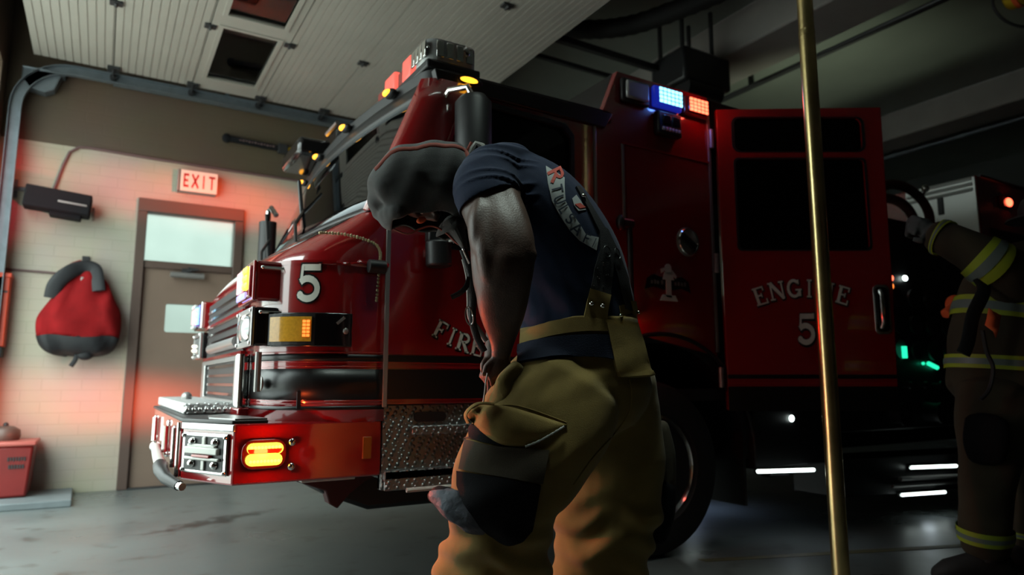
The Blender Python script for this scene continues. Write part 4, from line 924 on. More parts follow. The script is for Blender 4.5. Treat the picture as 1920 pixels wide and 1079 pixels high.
# mirrors ------------------------------------------------------------------------------------------
mr = obj('side_mirror', MB().tube([(1.445, SV - .16, 1.90), (1.44, SV - .16, 2.30), (1.438, SV - .16, 2.335)], [(.075, .09), (.075, .09), (.05, .06)], 18), 'satin', fe, ang=50, label='tall dark mirror housing on a chrome bracket')
obj('mirror_bracket', MB().tube([(1.36, SV, 2.36), (1.36, SV - .06, 2.385), (1.42, SV - .14, 2.385), (1.435, SV - .16, 2.33)], .016, 10).ell((1.355, SV - .01, 2.355), (.035, .02, .035)), 'chrome', mr); obj('mirror_bracket', MB().tube([(1.42, SV - .15, 1.91), (1.42, SV, 1.85)], .018, 8), 'chrome', mr)
m2 = obj('lower_mirror', MB().tube([(1.305, SV - .09, 1.50), (1.30, SV - .09, 1.62)], [(.062, .06), (.062, .06)], 20).box((1.25, SV - .10, 1.615), (1.36, SV - .04, 1.68)), 'satin', fe, bev=.01, label='small black lower mirror can')
obj('mirror_clip', MB().tube([(1.335, SV - .15, 1.61), (1.332, SV - .15, 1.69)], .010, 8).box((1.28, SV - .06, 1.56), (1.33, SV, 1.60)), 'white', m2)
m3 = obj('far_mirror', MB().tube([(1.05, FV + .17, 1.90), (1.05, FV + .17, 2.23)], [(.06, .07), (.06, .07)], 16), 'satin', fe, label='dark far side mirror on a chrome bracket')
obj('far_mirror_bracket', MB().tube([(1.08, FV + .02, 2.26), (1.06, FV + .12, 2.34), (1.05, FV + .16, 2.32), (1.05, FV + .17, 2.22)], .020, 8), 'chrome', m3)

# open rear cab door -------------------------------------------------------------------------------------
DH = Vector((3.225, 2.925, 0)); DA = RIGHT.copy(); DN = -F2                       # hinge, along the door, outward to us
dmap = lambda p, d: tuple(DH + DA * p[0] + Vector((0, 0, p[1])) + DN * d)
w1 = rrect(.135, 2.42, .955, 2.645, .045); w2 = rrect(.135, 1.785, .955, 2.372, .03)
od = obj('rear_cab_door', MB().prism([(.03, .80), (1.055, .80), (1.075, 1.5), (1.085, 2.715), (.03, 2.70)], dmap, -.05, 0, holes=[w1, w2]), 'red', fe, bev=.006, smooth=False, label='opened rear cab door')
obj('door_glass', MB().prism(w1, dmap, -.03, -.02), 'sideglass', od, smooth=False)
obj('door_glass', MB().prism(w2, dmap, -.03, -.02), 'sideglass', od, smooth=False)
obj('door_inner_panel', MB().prism(rrect(.06, .86, 1.02, 2.67, .03), dmap, -.075, -.05), 'int', od, smooth=False)
obj('window_seal', MB().prism(inset(w1, 1.03), dmap, 0, .004, holes=[inset(w1, .985)]).prism(inset(w2, 1.02), dmap, 0, .004, holes=[inset(w2, .988)]), 'satin', od, smooth=False)
oh = obj('door_handle', MB().prism(rrect(.945, 1.262, 1.045, 1.565, .03), dmap, 0, .006), 'brushed', od, bev=.004)
obj('handle_recess', MB().prism(rrect(.955, 1.275, 1.035, 1.553, .028), dmap, .004, .008), 'black', oh, smooth=False)
q0 = DH + DA * .985 + DN * .03
obj('handle_bar', MB().tube([q0 + Vector((0, 0, 1.30)) - DN * .02, q0 + Vector((0, 0, 1.33)), q0 + Vector((0, 0, 1.50)), q0 + Vector((0, 0, 1.53)) - DN * .02], .013, 10), 'chrome', oh)
for z0, z1, m in ((.992, 1.016, 'decal_black'), (.962, .968, 'redline'), (.80, .945, 'decal_black')):
    obj('stripe', MB().prism([(.032, z0), (1.056, z0), (1.056, z1), (.032, z1)], dmap, 0, .003), m, od, smooth=False)
en = []
for k, ch in enumerate('ENGINE'):
    en.append((ch, (.255, .355, .462, .556, .655, .765)[k], (1.497, 1.528, 1.543, 1.543, 1.528, 1.500)[k], (.088, .098, .095, .06, .098, .088)[k], .112, (17, 10, 3, -3, -10, -17)[k]))
deco('letter', od, en, DH + DN * .001, DA, Z, DN)
deco('number', od, [('5', .525, 1.295, .135, .19, 0)], DH + DN * .001, DA, Z, DN)
hg_ = MB()
for z in (1.0, 1.7, 2.5): hg_.tube([(3.215, 2.925, z - .06), (3.215, 2.925, z + .06)], .016, 10)
pieces('door_hinge', hg_, 'greytrim', od)
# crew step with its light
cs = obj('crew_step', MB().box((3.48, SV - .02, .44), (4.28, SV + .30, .80)), 'satin', fe, bev=.01)
def strip(a, b, par, r=.012):
    a, b = Vector(a), Vector(b); h = obj('light_channel', MB().tube([a + Vector((0, .012, .0)), b + Vector((0, .012, 0))], r * 1.5, 8), 'satin', par)
    obj('step_light', MB().tube([a, b], r, 10), 'e_white', h, label='lit white step light')
strip((3.475, SV - .035, .432), (4.01, SV - .035, .408), cs)
obj('step_foot', MB().box((3.60, SV - .03, .385), (3.78, SV + .05, .41)), 'satin', cs, bev=.008)
obj('lamp_dot', MB().ell((3.826, SV - .03, .74), (.022, .012, .022)), 'e_white', cs, label='small round white lamp')

gl_ = obj('ground_light', MB().box((3.9, 3.9, .44), (4.1, 4.1, .50)), 'satin', fe, bev=.01); obj('lens', MB().lathe([(.001, -.012), (.05, -.012), (.06, 0)], (4.0, 4.0, .44), 'z', 16), 'e_white', gl_)
dk = obj('added_deck_lamp', MB().box((6.1, 4.3, 2.25), (6.3, 4.5, 2.34)), 'satin', fe, bev=.01); obj('lens', MB().box((6.12, 4.32, 2.34), (6.28, 4.48, 2.35)), 'e_warm', dk)  # unseen lamp, added to light the ceiling beyond the beam
# pump panel, body ---------------------------------------------------------------------------------------------
pm = obj('pump_panel', MB().box((4.35, SV + .03, .62), (6.50, FV - .03, 2.25)), 'satin', fe, bev=.015)
gau = MB(); rim = MB(); random.seed(3)
for r_ in range(3):
    for k in range(7):
        u, z = 4.75 + .23 * k, 1.62 - .20 * r_
        rim.lathe([(.06, -.012), (.075, -.016), (.078, 0)], (u, SV + .03, z), 'y', 20); gau.lathe([(.001, -.006), (.06, -.006), (.06, 0)], (u, SV + .03, z), 'y', 20)
pieces('gauge_rim', rim, 'dark_hw', pm); pieces('gauge_face', gau, 'black', pm, smooth=False)
for k in range(8): obj('pull_handle', MB().tube([(4.75 + .22 * k, SV + .03, .95), (4.75 + .22 * k, SV - .03, .95)], .016, 8).ell((4.75 + .22 * k, SV - .035, .95), (.03, .02, .03)), 'satin', pm)
for u in (5.0, 5.5, 6.0):
    out = MB().tube([(u, SV + .03, .75), (u, SV - .08, .74)], [.075, .07], 16).tube([(u, SV - .08, .74), (u, SV - .10, .74)], .082, 12)
    obj('discharge_cap', out, 'satin', pm)
def pilot(x, y, r, m, flat=1):
    p = ony(x, y, SV + .012); obj('pilot_light', MB().ell(p, (r * flat, .012, r)), m, pm)
pilot(1671, 522, .024, 'e_red'); pilot(1672, 537, .022, 'e_orange'); pilot(1697, 522, .022, 'e_white', 1.5)
p = ony(1695, 661, SV + .012); obj('pilot_light', MB().tube([p + Vector((0, 0, -.045)), p + Vector((0, 0, .045))], .022, 10), 'e_green', pm)
a, b = ony(1741, 682, SV + .012), ony(1757, 690, SV + .012); obj('pilot_light', MB().tube([a, b], .017, 8), 'e_green', pm)
pilot(1731, 682, .012, 'e_green')
rb = obj('running_board', MB().prism([(4.3, .20), (6.55, .12), (6.55, .40), (4.3, .45)], 'xz', SV - .0, SV + .35), 'satin', fe, bev=.01)
strip((5.13, SV - .03, .353), (5.752, SV - .03, .327), rb); strip((4.985, SV - .03, .170), (5.56, SV - .03, .145), rb, .011)
obj('board_edge', MB().tube([(5.0, SV - .02, .278), (5.9, SV - .02, .243)], .016, 8).tube([(4.9, SV - .02, .235), (5.95, SV - .02, .195)], .012, 8), 'greytrim', rb)
bd = obj('hose_body', MB().box((6.56, SV, .70), (9.3, FV, 2.80)), 'red', fe, bev=.012, smooth=False)
obj('front_sheet', MB().box((6.545, SV + .005, 2.0), (6.56, SV + .62, 2.79)), 'alu', bd, bev=.004)
fsx = MB()
for k in range(3): fsx.tube([(6.54, SV + .03, 2.775 - .05 * k), (6.54, SV + .60 - .18 * (k == 0), 2.775 - .05 * k)], .016, 8)
obj('front_rail', fsx, 'alu', bd)
obj('sheet_bracket', MB().box((6.53, SV + .28, 2.5), (6.545, SV + .33, 2.68)), 'satin', bd, bev=.004)
wr = obj('body_marker_lamp', MB().box((6.93, SV - .03, 2.56), (7.13, SV, 2.665)), 'redlens', bd, bev=.012)
obj('lens', MB().ell((7.05, SV - .035, 2.61), (.055, .02, .04)), 'e_red', wr)
rd = MB()
for k in range(20): rd.box((6.72, SV - .006, .95 + .07 * k), (8.9, SV, 1.01 + .07 * k))
obj('roller_shutter', rd, 'satin', bd, smooth=False)
obj('top_edge_rail', MB().tube([(6.6, SV - .01, 2.80), (9.25, SV - .01, 2.80)], .015, 8), 'satin', bd)
# hose loops beside the body
fh = thing('fire_hose', 'dark red hose loops hanging on the engine behind the second firefighter', 'hose', (5.7, 3.1, 2.2))
for k, s in enumerate((1, .72)):
    pts = [ony(1640 + (x - 1640) * s, 440 - (440 - y) * s, SV - .06) for x, y in ((1650, 352), (1668, 346), (1690, 349), (1712, 360), (1730, 378), (1742, 402), (1745, 432))]
    obj('hose', MB().tube(catmull([tuple(p) for p in pts], 5), .036, 12), mat('maroon_hose', (.10, .022, .016, 1), .7, bump=.3, bscale=120), fh, ang=70)
obj('chrome_knob', MB().ell(ony(1735, 354, SV - .05), .03).ell(ony(1731, 361, SV - .05), .022), 'chrome', fh)
# ================================================================== THE FIREFIGHTER IN FRONT
VIEWH = F2.copy()
def px(p):
    d = p - EYE; z = d.dot(FWD); return (960 + F_PX * d.dot(RIGHT) / z, 539.5 - F_PX * d.dot(UP) / z)
def loft_pts(pts, k=6, n=24, rot=0.0, sup=2.0, grow=0.0, fold=None):
    """pts: (px, py, distance, half width in px, half depth in m). Rings of one tapering limb or trunk, in world space."""
    P = catmull([tuple(p) for p in pts], k); C = [at(p[0], p[1], p[2]) for p in P]; out = []
    for i, p in enumerate(P):
        c = C[i]; t = (C[min(i + 1, len(C) - 1)] - C[max(i - 1, 0)]).normalized(); view = (c - EYE).normalized()
        a = t.cross(view)
        if a.length < 1e-3: a = RIGHT.copy()
        a.normalize(); b = a.cross(t).normalized(); hw = p[3] * mpp(c) + grow; hd = p[4] + grow
        if rot: a, b = a * math.cos(rot) + b * math.sin(rot), b * math.cos(rot) - a * math.sin(rot)
        ring = []
        for j in range(n):
            th = 2 * math.pi * j / n; cc, ss = math.cos(th), math.sin(th); e = 2 / sup
            x, y = abs(cc) ** e * (1 if cc >= 0 else -1), abs(ss) ** e * (1 if ss >= 0 else -1)
            f = 1 + (fold(i / (len(P) - 1), th) if fold else 0)
            ring.append(c + a * (hw * x * f) + b * (hd * y * f))
        out.append(ring)
    return out
def domed(rings):
    def cap(r0, r1):
        c0 = sum(r0, Vector()) / len(r0); c1 = sum(r1, Vector()) / len(r1); d = (c0 - c1).normalized(); rad = sum((p - c0).length for p in r0) / len(r0); o = []
        for s, h in ((.80, .28), (.45, .46), (.1, .52)): o.append([c0 + (p - c0) * s + d * rad * h for p in r0])
        return o
    return cap(rings[0], rings[1])[::-1] + rings + cap(rings[-1], rings[-2])
def limb(mb, pts, **kw): return mb.rings(domed(loft_pts(pts, **kw)))
def fuse(name, mb, voxel=.007, smooth=6, fac=.5, mask=None, more=0):
    """grow several closed shapes into one continuous surface"""
    me = bpy.data.meshes.new(name + '_raw'); me.from_pydata([tuple(v) for v in mb.v], [], mb.f)
    bm = bmesh.new(); bm.from_mesh(me); bmesh.ops.recalc_face_normals(bm, faces=bm.faces); bm.to_mesh(me); bm.free()
    o = bpy.data.objects.new(name + '_raw', me); COL.objects.link(o)
    md = o.modifiers.new('r', 'REMESH'); md.mode = 'VOXEL'; md.voxel_size = voxel
    md = o.modifiers.new('s', 'SMOOTH'); md.iterations = smooth; md.factor = fac
    dg = bpy.context.evaluated_depsgraph_get(); dg.update()
    m2 = bpy.data.meshes.new_from_object(o.evaluated_get(dg)); bpy.data.objects.remove(o); bpy.data.meshes.remove(me)
    if mask is not None:
        bm = bmesh.new(); bm.from_mesh(m2); vs = [v for v in bm.verts if mask(v.co)]
        for _ in range(more): bmesh.ops.smooth_vert(bm, verts=vs, factor=.5, use_axis_x=True, use_axis_y=True, use_axis_z=True)
        bm.to_mesh(m2); bm.free()
    m2.name = name; m2.shade_smooth(); return m2
def displace(me, fn):
    me.update()
    nr = [v.normal.copy() for v in me.vertices]
    for v, n in zip(me.vertices, nr): v.co = v.co + n * fn(v.co, n)
    me.update()
def cut(me, test):
    bm = bmesh.new(); bm.from_mesh(me); bmesh.ops.delete(bm, geom=[f for f in bm.faces if test(f.calc_center_median(), f.normal)], context='FACES'); bm.to_mesh(me); bm.free(); me.shade_smooth()
def even_rim(me, n=12):
    """even out the open edges left by a cut"""
    bm = bmesh.new(); bm.from_mesh(me)
    for _ in range(n):
        new = {}
        for v in bm.verts:
            es = [e for e in v.link_edges if e.is_boundary]
            if len(es) == 2: new[v] = (v.co * 2 + es[0].other_vert(v).co + es[1].other_vert(v).co) / 4
        for v, c in new.items(): v.co = c
    bm.to_mesh(me); bm.free(); me.shade_smooth()
def slice_off(me, p, nrm, near):
    """cut the part of a mesh for which near(centre) holds along a plane and drop the side the normal points to"""
    bm = bmesh.new(); bm.from_mesh(me); fs = [f for f in bm.faces if near(f.calc_center_median())]
    geom = fs + list({e for f in fs for e in f.edges}) + list({v for f in fs for v in f.verts})
    bmesh.ops.bisect_plane(bm, geom=geom, plane_co=p, plane_no=nrm)
    bmesh.ops.delete(bm, geom=[f for f in bm.faces if near(f.calc_center_median()) and (f.calc_center_median() - p).dot(nrm) > 0], context='FACES')
    bm.to_mesh(me); bm.free(); me.shade_smooth()
def place(o, root):
    setparent(o, root); return o
def bvh_of(me): return BVHTree.FromPolygons([v.co.copy() for v in me.vertices], [tuple(p.vertices) for p in me.polygons])
def hit(tree, x, y, D=2.3):
    d = ray(x, y).normalized(); loc, n, _, _ = tree.ray_cast(EYE, d)
    if loc is None: loc = tree.find_nearest(at(x, y, D))[0]; n = -d
    return loc, n
def patch(tree, rows, off=.004, n=10, k=4, thick=0.0, D=2.3):
    """cloth laid on a surface: rows of pixel polylines (left to right), filled between, pushed off along the surface"""
    rows = [catmull([tuple(p) for p in r], k) for r in rows]; m = len(rows[0]); G = []
    for a in range(len(rows) - 1):
        for s in range(n + (1 if a == len(rows) - 2 else 0)):
            t = s / n; G.append([(p[0] + (q[0] - p[0]) * t, p[1] + (q[1] - p[1]) * t) for p, q in zip(rows[a], rows[a + 1])])
    mb = MB(); top = []; bot = []
    for g in G:
        rt, rb = [], []
        for x, y in g:
            l, nn = hit(tree, x, y, D); rt.append(l + nn * off); rb.append(l - nn * .004)
        top.append(rt); bot.append(rb)
    mb.rings(top, False, False).rings(bot, False, False)
    per = lambda g: g[0] + [r[-1] for r in g[1:-1]] + g[-1][::-1] + [r[0] for r in g[-2:0:-1]]
    mb.rings([per(top), per(bot)], True, False); return mb
def glyphs_on(tree, items, off=.004, D=2.3, font=SANS, fat=0):
    """items: (char, px, py, w px, h px, degrees clockwise in the picture) printed on a surface"""
    mb = MB()
    for ch, cx, cy, w, h, ang in items:
        ca, sa = math.cos(R(ang)), math.sin(R(ang))
        for q in glyph_polys(ch, font, fat, 3):
            vs = []
            for p in q:
                x, y = (p.x - .5) * w, -(p.y - .5) * h; l, n = hit(tree, cx + x * ca - y * sa, cy + x * sa + y * ca, D); vs.append(l + n * off)
            mb.add(vs, [(0, 1, 2, 3)])
    return mb
def stitch_line(tree, pix, r=.0022, off=.002, k=5):
    return MB().tube([(lambda h: h[0] + h[1] * off)(hit(tree, x, y)) for x, y in catmull([tuple(p) for p in pix], k)], r, 6)

# ---- body: head, neck, arms and hands in one surface -----------------------------------------
body = MB()
HC = at(792, 362, 2.47)                                    # middle of the skull
hup = (RIGHT * -.86 + Vector((0, 0, -.38)) + VIEWH * .22).normalized()       # crown of the bent head
hfc = (RIGHT * -.36 + Vector((0, 0, -.88)) + VIEWH * .10); hfc = (hfc - hup * hfc.dot(hup)).normalized()
hsd = hup.cross(hfc).normalized(); HM = Matrix((hsd, hfc, hup)).transposed()  # columns: side, face, up
def hp_(x, y, z): return HC + HM @ Vector((x, y, z))
body.ell(HC, (.076, .096, .100), HM, 20, 14); body.ell(hp_(0, .022, -.052), (.062, .072, .062), HM, 18, 12); body.ell(hp_(0, .062, -.098), (.036, .030, .024), HM)
body.tube([hp_(0, .088, .030), hp_(0, .112, -.012), hp_(0, .098, -.026)], [.010, .017, .012], 10)            # nose
for s in (-1, 1):
    body.ell(hp_(s * .016, .098, -.020), (.010, .012, .009), HM); body.ell(hp_(s * .034, .078, .040), (.030, .014, .012), HM)   # nostril, brow
    body.ell(hp_(s * .046, .060, -.012), (.022, .026, .020), HM); body.ell(hp_(s * .080, -.008, .0), (.010, .022, .034), HM)      # cheek, ear
body.ell(hp_(0, .094, -.054), (.026, .012, .008), HM); body.ell(hp_(0, .090, -.068), (.024, .012, .009), HM)   # lips
body.tube([hp_(0, -.02, -.05), at(868, 345, 2.47), at(915, 335, 2.46)], [.062, .064, .075], 18)              # neck
# near (left) arm
limb(body, [(925, 330, 2.37, 58, .085), (918, 365, 2.30, 60, .085), (925, 400, 2.25, 56, .078), (938, 435, 2.20, 54, .070), (955, 465, 2.17, 47, .060), (968, 488, 2.16, 36, .050)], sup=2.1)
limb(body, [(964, 462, 2.155, 34, .044), (958, 485, 2.16, 44, .055), (950, 510, 2.175, 50, .060), (944, 540, 2.20, 51, .060), (942, 570, 2.23, 48, .054), (942, 600, 2.265, 40, .046), (942, 628, 2.30, 29, .034), (941, 650, 2.32, 22, .028), (939, 668, 2.33, 18, .022)], sup=2.1)
limb(body, [(892, 440, 2.21, 10, .04), (894, 475, 2.215, 12, .045), (898, 505, 2.21, 14, .045), (902, 540, 2.225, 13, .045), (912, 580, 2.26, 9, .03)])                       # outer forearm muscle
limb(body, [(962, 370, 2.26, 14, .05), (976, 410, 2.21, 16, .05), (987, 455, 2.17, 16, .045), (989, 500, 2.175, 13, .045), (982, 545, 2.2, 11, .04), (968, 590, 2.24, 10, .04)])                       # elbow and back of the arm
limb(body, [(900, 385, 2.23, 16, .05), (894, 415, 2.20, 18, .055), (892, 445, 2.185, 14, .05), (893, 470, 2.19, 10, .04)])
limb(body, [(908, 400, 2.21, 20, .05), (910, 440, 2.175, 22, .045), (914, 480, 2.155, 22, .04), (918, 520, 2.17, 20, .04)])                                                # biceps
body.ell(at(997, 478, 2.155), (.020, .022, .026))                                                                                           # elbow point
# far (right) arm, mostly behind the trunk
limb(body, [(955, 335, 2.72, 50, .075), (962, 400, 2.80, 44, .065), (965, 470, 2.84, 40, .058)])
limb(body, [(965, 465, 2.84, 38, .055), (955, 540, 2.74, 36, .05), (940, 610, 2.58, 28, .04), (930, 660, 2.47, 22, .03), (926, 676, 2.45, 20, .028)])
# hidden trunk that joins the arms, and legs under the trousers
limb(body, [(925, 335, 2.52, 50, .13), (985, 400, 2.52, 80, .17), (1045, 500, 2.52, 85, .15), (1080, 620, 2.52, 85, .14), (1085, 720, 2.50, 90, .14)], sup=2.2)
limb(body, [(1060, 740, 2.40, 70, .085), (1000, 840, 2.36, 62, .08), (940, 940, 2.33, 46, .06), (925, 1010, 2.36, 46, .06), (905, 1100, 2.40, 38, .05), (890, 1190, 2.44, 26, .04)])
limb(body, [(1120, 740, 2.62, 70, .085), (1140, 860, 2.64, 60, .075), (1135, 970, 2.62, 46, .06), (1125, 1060, 2.66, 44, .058), (1122, 1190, 2.68, 25, .04)])
def hand(mb, base, knuck, curl, thumb, D, fr=.0092):
    """palm from wrist to knuckles, four bent fingers of unequal length and a thumb from the side of the palm"""
    b, kn = at(*base, D), at(*knuck, D); ax = (kn - b).normalized(); side = Vector(curl[0]).normalized(); fold_ = Vector(curl[1]).normalized()
    L = (kn - b).length
    for i in range(7):
        t = i / 6; mb.ell(b.lerp(kn, t), (.017, .017, .017))
    pr = []
    for t, hw in ((0, .028), (.35, .036), (.7, .041), (1, .039)):
        c = b.lerp(kn, t); nrm = ax.cross(side).normalized()
        pr.append([c + side * (hw * math.cos(2 * math.pi * j / 14)) + nrm * (.0155 * math.sin(2 * math.pi * j / 14)) for j in range(14)])
    mb.rings(domed(pr))
    tips = []
    for i, (o, ln) in enumerate(((-.030, .80), (-.010, .95), (.010, 1.0), (.030, .90))):
        k0 = kn + side * o; d1 = (ax * .75 + fold_ * .65).normalized(); d2 = (ax * -.15 + fold_).normalized(); d3 = (ax * -.9 + fold_ * .45).normalized()
        p1 = k0 + d1 * .040 * ln; p2 = p1 + d2 * .026 * ln; p3 = p2 + d3 * .020 * ln
        mb.tube([k0 - ax * .012, k0 + ax * .004, k0.lerp(p1, .55), p1, p1.lerp(p2, .6), p2, p3, p3 + d3 * .004], [fr * 1.1, fr * 1.12, fr * .98, fr * 1.04, fr * .92, fr * .95, fr * .82, fr * .4], 10); tips.append((p3, d3))
    a = at(*thumb[0], D); c = at(*thumb[1], D + thumb[3]); e_ = at(*thumb[2], D + thumb[3])
    mb.tube([a, a.lerp(c, .5), c, c.lerp(e_, .6), e_], [.014, .0135, .0118, .0112, .007], 12)
    return tips
hand(body, (940, 664), (936, 702), (RIGHT * .86 + Vector((0, 0, .30)) + VIEWH * .1, RIGHT * .30 + VIEWH * .75 + Vector((0, 0, -.2))), ((926, 676), (912, 688), (908, 706), -.005), 2.33)
hand(body, (926, 674), (916, 704), (RIGHT * .8 + VIEWH * -.5, RIGHT * .75 + VIEWH * -.2 + Vector((0, 0, .2))), ((915, 672), (906, 684), (905, 700), -.03), 2.45)
def armzone(c):
    x, y = px(c); return y < 662 and x > 866 and (c - EYE).dot(F2) < 2.45
bme = fuse('person', body, .0048, 5, mask=armzone, more=22)
man = obj('person', bme, 'skin', None, smooth=False)
tag(man, 'person bending forward in navy shirt, charcoal hood and tan turnout trousers', 'person')
nl = MB()
nl.ell(at(907, 702, 2.318), (.006, .004, .008))
obj('thumbnail', nl, 'nail', man)
ey = MB()
for s in (-1, 1):
    o_ = MB().ell(hp_(s * .033, .076, .018), (.012, .012, .012), HM); e1 = obj('eye', o_, 'white', man); obj('iris', MB().ell(hp_(s * .033, .0855, .016), (.005, .003, .005), HM), 'int', e1)

# ---- shirt ---------------------------------------------------------------------------------------
sh = MB()
limb(sh, [(905, 318, 2.50, 46, .10), (940, 340, 2.50, 72, .185), (985, 385, 2.50, 98, .215), (1025, 440, 2.50, 108, .21), (1058, 505, 2.50, 112, .19), (1078, 570, 2.50, 108, .175), (1082, 640, 2.50, 108, .17), (1084, 680, 2.50, 106, .165)], sup=2.25, rot=-.12, n=32)
limb(sh, [(965, 318, 2.46, 50, .10), (935, 330, 2.38, 62, .10), (915, 352, 2.31, 66, .102), (917, 378, 2.275, 62, .097), (920, 392, 2.26, 58, .090)], sup=2.1)
limb(sh, [(975, 330, 2.60, 55, .10), (962, 370, 2.74, 60, .10), (964, 415, 2.80, 56, .09)], sup=2.1)
shme = fuse('shirt', sh, .0065, 7)
A0 = at(935, 330, 2.38); A1 = at(925, 440, 2.22); adir = (A1 - A0).normalized()
def shirtfold(p, n):
    s = (p - A0).dot(adir); rad = (p - (A0 + adir * s)).length
    f = 0
    if -.10 < s < .16 and rad < .16: f += .010 * ((1 - abs(math.sin(s * 62 + 11 * (p - A0).dot(RIGHT) + .8 * math.sin(s * 50)))) ** 1.5 - .3) * max(0, min(1, (.16 - rad) / .05))
    q = p - at(1060, 520, 2.4); f += .0045 * math.sin(q.z * 34 + q.dot(RIGHT) * 46 + 1.5 * math.sin(q.z * 17)) * max(0, min(1, (1.36 - p.z) / .12))
    return f
displace(shme, shirtfold)
def hemcut(c, n):
    s = (c - A0).dot(adir); rad = (c - (A0 + adir * s)).length
    if s > .112 and rad < .135 and (c - EYE).dot(F2) < 2.36: return True
    return False
# trim the sleeve end square with the arm
def sleeve_end(c, n):
    if (c - EYE).dot(F2) > 2.36: return False
    x, y = px(c); hem = 352 + .0042 * (x - 945) ** 2 + (x - 945) * .12 * (1 if x > 945 else 0)
    return 850 < x < 984 and y > hem + 6 and y < 470
h0, h1, h2 = at(868, 414, 2.33), at(930, 351, 2.19), at(982, 366, 2.33)
hn = (h1 - h0).cross(h2 - h0).normalized(); hn = hn if hn.dot(adir) > 0 else -hn
def onsleeve(c):
    s = (c - A0).dot(adir); return s > -.02 and (c - (A0 + adir * s)).length < .15 and (c - EYE).dot(F2) < 2.37 and px(c)[0] < 986
slice_off(shme, h0, hn, onsleeve); even_rim(shme, 6)
shirt = obj('shirt', shme, 'navy', man, smooth=False, solid=.004)
STree = bvh_of(shme)
# printed arc on the back
band = [[(1023, 312), (1027, 345), (1035, 378), (1050, 405), (1068, 432), (1087, 452), (1118, 470)], [(1058, 334), (1058, 352), (1060, 378), (1072, 400), (1086, 420), (1098, 440), (1122, 446)]]
rows = [[a_, b_] for a_, b_ in zip(*band)]
prn = obj('back_print', patch(STree, [[r[0], ((r[0][0] + r[1][0]) / 2, (r[0][1] + r[1][1]) / 2), r[1]] for r in rows], .0030, 6, 4), 'print_grey', shirt, label='grey arc print across the back of the shirt')
obj('print_letter', glyphs_on(STree, [('R', 1042, 329, 26, 28, 64)], .0050), 'print_red', prn, smooth=False, label='red letter R')
for it in (('T', 1044, 355, 15, 21, 76), ('U', 1048, 376, 16, 21, 68), ('L', 1057, 394, 14, 20, 58), ('S', 1069, 411, 16, 21, 48), ('A', 1081, 430, 19, 20, 40)):
    obj('print_letter', glyphs_on(STree, [it], .0050), 'print_navy', prn, smooth=False)
for it in (('F', 1100, 448, 14, 18, 22), ('I', 1113, 456, 7, 18, 24)): obj('print_letter', glyphs_on(STree, [it], .0050), 'print_navy', prn, smooth=False)
obj('print_star', patch(STree, [[(1072, 373), (1080, 366)], [(1076, 386), (1090, 380)], [(1084, 396), (1098, 394)]], .0030, 4, 3), 'print_grey', shirt)
obj('print_flash', patch(STree, [[(1077, 384), (1087, 382)], [(1086, 392), (1097, 390)]], .0048, 3, 3), 'print_red', shirt)

# ---- hood -----------------------------------------------------------------------------------------
hd = MB()
limb(hd, [(707, 385, 2.49, 30, .06), (722, 374, 2.49, 56, .095), (750, 362, 2.48, 76, .115), (788, 354, 2.47, 86, .122), (828, 350, 2.47, 84, .118), (862, 358, 2.47, 78, .112), (892, 358, 2.48, 66, .11), (915, 350, 2.49, 50, .11)], sup=2.15, n=30)
hd.ell(at(845, 432, 2.47), (.05, .09, .05)); hd.ell(at(742, 405, 2.47), (.07, .10, .05)); hd.ell(at(710, 392, 2.49), (.025, .05, .045))
hme = fuse('hood', hd, .006, 8)
def hoodfold(p, n):
    x, y = px(p); return .005 * math.sin((x * .06 - y * .03)) * math.sin(y * .035 + 1) + .003 * math.sin(x * .11 + y * .05)
displace(hme, hoodfold)
cut(hme, lambda c, n: n.z < -.35 and (lambda q: 735 < q[0] < 850 and q[1] > 395)(px(c)) and abs((c - HC).dot(VIEWH)) < .075)
even_rim(hme, 25)
hood = obj('hood', hme, 'hood', man, smooth=False, solid=.007)
HTree = bvh_of(hme)
def topline(xs):                                           # the ridge of the hood, a little to our side of the middle
    out = []
    for x in xs:
        y = 200
        while y < 430 and HTree.ray_cast(EYE, ray(x, y).normalized())[0] is None: y += 1
        l, n = hit(HTree, x, y + 7 + 3 * math.sin((x - 700) / 190 * 3.1)); out.append(l + n * .002)
    return out
obj('seam_trim', MB().tube(topline(range(704, 890, 6)), [(.0095, .003)] * 31, 8, flat=(0, 0, 1)), 'hoodtrim', hood, label='rust red seam piping')
col_ = MB().tube([at(x, y, 2.44) for x, y in ((880, 296), (888, 280), (893, 271), (902, 276), (908, 286))], [.012, .016, .014, .018, .014], 10)
obj('neck_flap', col_, 'hoodpale', hood, label='pale frayed flap at the nape')
obj('flap_trim', MB().tube([at(x, y, 2.44) for x, y in ((872, 290), (879, 279), (884, 267))], [.007, .008, .006], 8), 'hoodtrim', hood)
edge = [(738, 430), (764, 439), (786, 430), (806, 424), (822, 428), (840, 440), (856, 456), (868, 461)]
obj('face_opening_trim', MB().tube([at(x, y, 2.43) for x, y in catmull(edge, 4)], .004, 8), 'hoodtrim', hood)
obj('orange_tag', MB().ell(at(790, 413, 2.41), (.020, .012, .012), Matrix.Rotation(R(-25), 3, 'Y')), 'orange', hood, label='small orange tag at the hood opening')
obj('throat_cloth', MB().rings(domed(loft_pts([(850, 420, 2.45, 22, .06), (860, 440, 2.44, 14, .05), (870, 462, 2.42, 6, .03)], k=4, n=14))), 'hood', hood)

